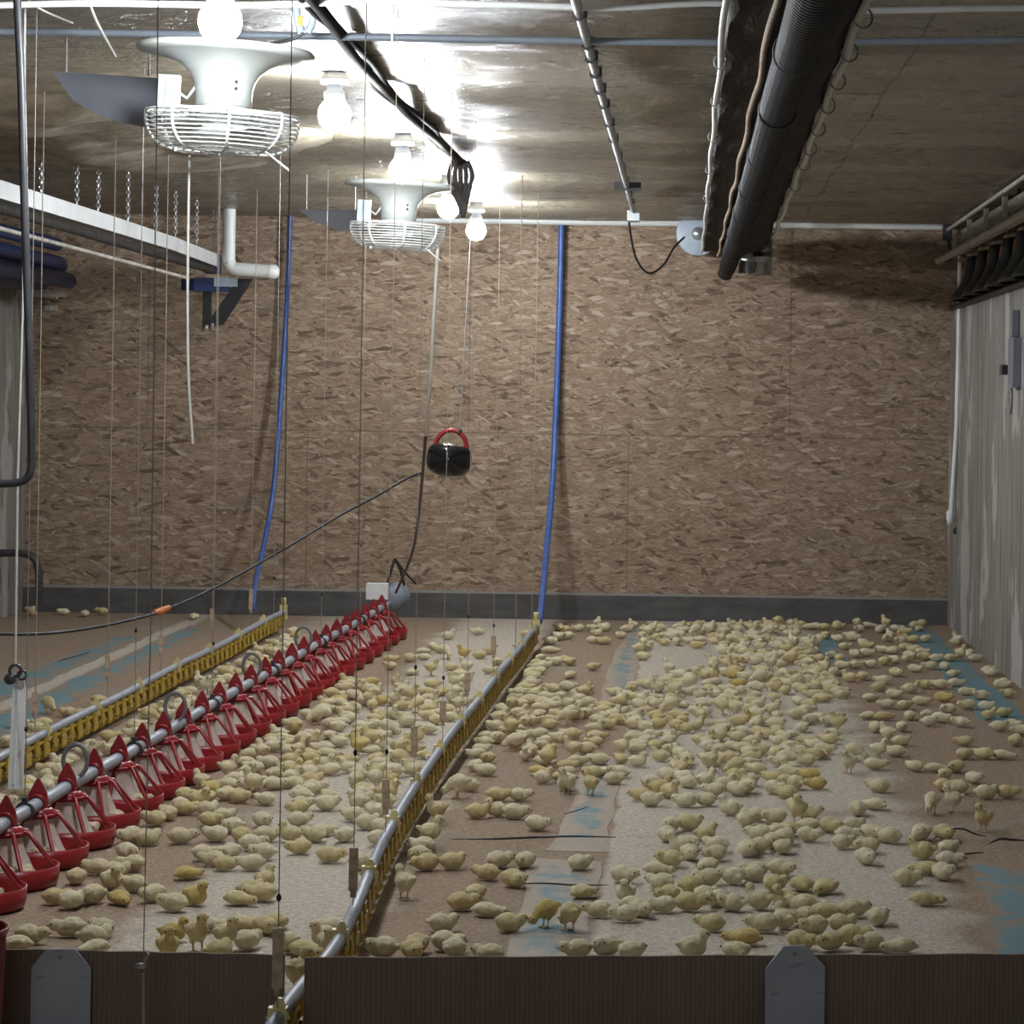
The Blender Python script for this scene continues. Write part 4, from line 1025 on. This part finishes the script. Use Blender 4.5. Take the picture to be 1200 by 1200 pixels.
for tok in PAN:
    u, v = map(int, tok.split(',')); p = atZ(u, v, .06)
    px, py = min(pans, key=lambda q: (q[0] - p.x) ** 2 + (q[1] - p.y) ** 2)
    d = Vector((p.x - px, p.y - py, 0))
    if d.length > .10: d *= .10 / d.length
    spots.append([px + d.x, py + d.y, .026, heading(), rng.choice(('lie', 'turn')), 0, .95])
# crowded patches
def inside(x, y, poly):
    r = False; j = len(poly) - 1
    for i in range(len(poly)):
        if (poly[i][1] > y) != (poly[j][1] > y) and x < (poly[j][0] - poly[i][0]) * (y - poly[i][1]) / (poly[j][1] - poly[i][1]) + poly[i][0]: r = not r
        j = i
    return r
def gp(poly): return [tuple(atZ(u, v, .02))[:2] for u, v in poly]
holes = [gp(q) for q in ([(768, 757), (832, 757), (836, 786), (772, 789)], [(650, 745), (738, 742), (745, 792), (700, 796), (655, 768)], [(735, 775), (775, 770), (765, 800), (722, 800)])]
REG = [
 ([(470, 920), (560, 850), (600, 800), (640, 806), (700, 815), (740, 790), (752, 735), (930, 730), (960, 770), (992, 820), (975, 890), (960, 915), (930, 926), (745, 932), (722, 905), (660, 930), (600, 893), (560, 912), (520, 902)], 33, 1),
 ([(505, 935), (560, 850), (620, 770), (640, 775), (600, 850), (560, 890), (520, 935)], 16, 0),
 ([(195, 945), (250, 890), (320, 838), (400, 792), (435, 798), (440, 822), (560, 800), (520, 860), (490, 900), (462, 945), (300, 952)], 37, 0),
 ([(430, 800), (470, 752), (600, 735), (625, 742), (560, 808), (470, 815)], 9, 1),
 ([(0, 965), (0, 905), (90, 862), (180, 820), (260, 775), (325, 735), (350, 740), (330, 765), (240, 818), (170, 855), (90, 905), (40, 935)], 31, 0),
 ([(940, 735), (1075, 732), (1090, 760), (1050, 800), (1000, 800), (960, 770)], 4, 0),
 ([(740, 930), (960, 925), (985, 985), (940, 990), (900, 960), (780, 950)], 4, 1),
 ([(780, 990), (930, 1000), (960, 1080), (860, 1060), (780, 1020)], 2, 1),
 ([(640, 731), (1090, 731), (1090, 738), (640, 740)], 8, 1),
]
cell = {}
def near_ok(x, y, d):
    ci, cj = int(x / .2), int(y / .2)
    for i in range(ci - 1, ci + 2):
        for j in range(cj - 1, cj + 2):
            for q in cell.get((i, j), ()):
                if (q[0] - x) ** 2 + ((q[1] - y)) ** 2 < d * d: return False
    return True
def put_cell(x, y): cell.setdefault((int(x / .2), int(y / .2)), []).append((x, y))
for s in spots: put_cell(s[0], s[1])
for poly, dens, yel in REG:
    g = gp(poly); x0, x1 = min(p[0] for p in g), max(p[0] for p in g); y0, y1 = min(p[1] for p in g), max(p[1] for p in g)
    area = 0
    for i in range(len(g)): area += g[i - 1][0] * g[i][1] - g[i][0] * g[i - 1][1]
    want = abs(area) / 2 * dens; got = 0; tries = 0
    while got < want and tries < want * 60:
        tries += 1
        x, y = rng.uniform(x0, x1), rng.uniform(y0, y1)
        if y > BACK - .16 or x > RIGHT - .09 or x < LEFT + .09 or not inside(x, y, g) or any(inside(x, y, h) for h in holes): continue
        if abs(x - dxa(y)) < .07 or abs(x - dxb(y)) < .07: continue
        if abs(x - FX(y)) < .22: continue
        if not near_ok(x, y, .086 if dens > 20 else .11): continue
        pz = rng.choices(('lie', 'turn', 'sit', 'sleep', 'stand', 'peck'), (34, 24, 18, 10, 9, 5))[0]
        ti = rng.choices((0, 1, 2), (62, 35, 3))[0]
        spots.append([x, y, .004, heading(), pz, ti, rng.uniform(.9, 1.06)]); put_cell(x, y); got += 1

# ease chicks apart where they would sink into each other or into the lines
for it in range(14):
    grid = {}
    for s in spots:
        if s[2] < .01: grid.setdefault((int(s[0] / .12), int(s[1] / .12)), []).append(s)
    for s in spots:
        if s[2] > .01: continue
        ci, cj = int(s[0] / .12), int(s[1] / .12)
        for i in (-1, 0, 1):
            for j in (-1, 0, 1):
                for q in grid.get((ci + i, cj + j), ()):
                    if q is s: continue
                    dx, dy = s[0] - q[0], s[1] - q[1]; d = math.hypot(dx, dy) + 1e-6
                    if d < .092:
                        k = (.092 - d) * .25 / d
                        s[0] += dx * k; s[1] += dy * k; q[0] -= dx * k; q[1] -= dy * k
        for xa in (dxa(s[1]), dxb(s[1])):
            if abs(s[0] - xa) < .085 and s[1] > 7.6: s[0] += math.copysign(min(.02, .085 - abs(s[0] - xa)), s[0] - xa)
        for px, py in pans:
            dx, dy = s[0] - px, s[1] - py; d = math.hypot(dx, dy) + 1e-6
            if d < .235: s[0] += dx / d * (.235 - d) * .6; s[1] += dy / d * (.235 - d) * .6
        s[0] = min(max(s[0], LEFT + .1), RIGHT - .1); s[1] = min(s[1], BACK - .16)

# the 300 nearest are chicks of their own, the rest one crowd
spots.sort(key=lambda s: s[1])
def pix(x, y): return CX + x * F / y
vis = [s for s in spots if -25 < pix(s[0], s[1]) - (F * H / s[1]) * ROLL < 1222]
ind, rest = vis[:300], vis[300:]
def zone(s):
    x, y = s[0], s[1]
    if s[2] > .01: return 'pan', 'in a red feed pan'
    if x < dxb(y): return 'A', 'on brown litter beyond left drinker'
    if x < FX(y): return 'B', 'between left drinker and red feeder'
    if x < dxa(y): return 'C', 'between red feeder and right drinker'
    if x < -.52: return 'D', 'on brown litter right of drinker'
    if x < -.27: return 'E', 'on the blue paper edge strip'
    if x < .93: return 'F', 'on the broad pale litter bed'
    return 'G', 'on brown litter toward right wall'
GROUP = {'pan': 'chicks in the feed pans', 'A': 'chicks beyond the left drinker line', 'B': 'chicks between left drinker and feeder', 'C': 'chicks between feeder and right drinker', 'D': 'chicks on the brown litter right of the drinker', 'E': 'chicks on the blue paper edge', 'F': 'chicks on the broad pale litter bed', 'G': 'chicks on the brown litter by the right wall'}
TOGW = ['first', 'second', 'third', 'fourth', 'fifth', 'sixth', 'seventh']
def row(y):
    if y < 9.0: return 'along the cardboard edge'
    k = min(range(1, 7), key=lambda i: abs(TOG[i] - y))
    return 'level with %s wooden toggle' % TOGW[k]
NUM = ['', 'second ', 'third ', 'fourth ', 'fifth ', 'sixth ', 'seventh ', 'eighth ', 'ninth ', 'tenth ', 'eleventh ', 'twelfth ', 'thirteenth ', 'fourteenth ', 'fifteenth ', 'sixteenth ', 'seventeenth ', 'eighteenth ', 'nineteenth ', 'twentieth ']
byk = {}
for s in ind:
    z, zw = zone(s); s.append(z)
    byk.setdefault((z, row(s[1]), s[5], s[4]), []).append(s)
for (z, rw, ti, pz), lst in byk.items():
    lst.sort(key=lambda s: pix(s[0], s[1]))
    zw = zone(lst[0])[1]
    for i, s in enumerate(lst):
        if len(lst) == 1: lab = '%s %s chick %s, %s' % (TINT[ti], POSES[pz][4], zw, rw)
        elif i == 0: lab = 'leftmost %s %s chick %s, %s' % (TINT[ti], POSES[pz][4], zw, rw)
        else: lab = '%sleftmost %s %s chick %s, %s' % (NUM[i], TINT[ti], POSES[pz][4], zw, rw)
        s.append(lab)
for k, s in enumerate(ind):
    x, y, z, a, pz, ti, sc = s[:7]; zn, lab = s[7], s[8]
    bm_, bk, ey, lg = NEARM[pz, ti]
    o = put('chick', bm_, None, (x, y, z), (0, 0, a)); o.scale = (sc * .80, sc * .90, sc * .92)
    tag(o, lab, 'chick', GROUP[zn])
    put('beak', bk, o)
    for e in ey: put('eye', e, o)
    if lg:
        for l in lg: put('leg', l, o)
mb = MB(); VS, FS, MI = [], [], []
for s in rest:
    x, y, z, a, pz, ti, sc = s[:7]
    vs, fs, head, hd, hh = FARM[pz]
    sc *= .84; c, sn = math.cos(a) * sc, math.sin(a) * sc
    b = len(VS)
    VS += [(x + v.x * c - v.y * sn, y + v.x * sn + v.y * c, z + v.z * sc) for v in vs]
    FS += [tuple(i + b for i in q) for q in fs]; MI += [ti] * len(fs)
    bk, ey = face_bits(head, hd)
    for part, mi in [(bk, 3), (ey, 4)] + ([(leg_bits(hh), 3)] if hh else []):
        b = len(VS)
        VS += [(x + v[0] * c - v[1] * sn, y + v[0] * sn + v[1] * c, z + v[2] * sc) for v in part.v]
        FS += [tuple(i + b for i in q) for q in part.f]; MI += [mi] * len(part.f)
me = bpy.data.meshes.new('chick_crowd'); me.from_pydata(VS, [], FS); me.update()
for k in ('ch0', 'ch1', 'ch2', 'beak', 'eye'): me.materials.append(M[k])
me.polygons.foreach_set('material_index', MI); me.polygons.foreach_set('use_smooth', [True] * len(FS))
tag(put('chick_crowd', me), 'crowd of pale yellow chicks filling the litter toward the back wall', 'chicks', None, 'stuff')
print('chicks', len(ind), 'own,', len(rest), 'in the crowd', len(VS))


# ------------------------------------------------------------------ light, world, view
ld = bpy.data.lights.new('fill_light', 'AREA'); ld.shape = 'RECTANGLE'; ld.size = 2.4; ld.size_y = 2.0; ld.energy = 34; ld.color = (.85, .92, 1)  # added fill lamp behind the camera, brightens the cardboard front; no doorway is built
lo = bpy.data.objects.new('fill_light', ld); COL.objects.link(lo); lo.location = (-1.2, -2.0, 1.5); lo.rotation_euler = (PI / 2, 0, 0)
w = bpy.data.worlds.new('world'); S.world = w; w.use_nodes = True
w.node_tree.nodes['Background'].inputs[0].default_value = (.5, .55, .6, 1); w.node_tree.nodes['Background'].inputs[1].default_value = .02
S.view_settings.view_transform = 'Standard'; S.view_settings.look = 'None'
S.view_settings.exposure = 1.0; S.view_settings.gamma = 1; S.view_settings.use_curve_mapping = False
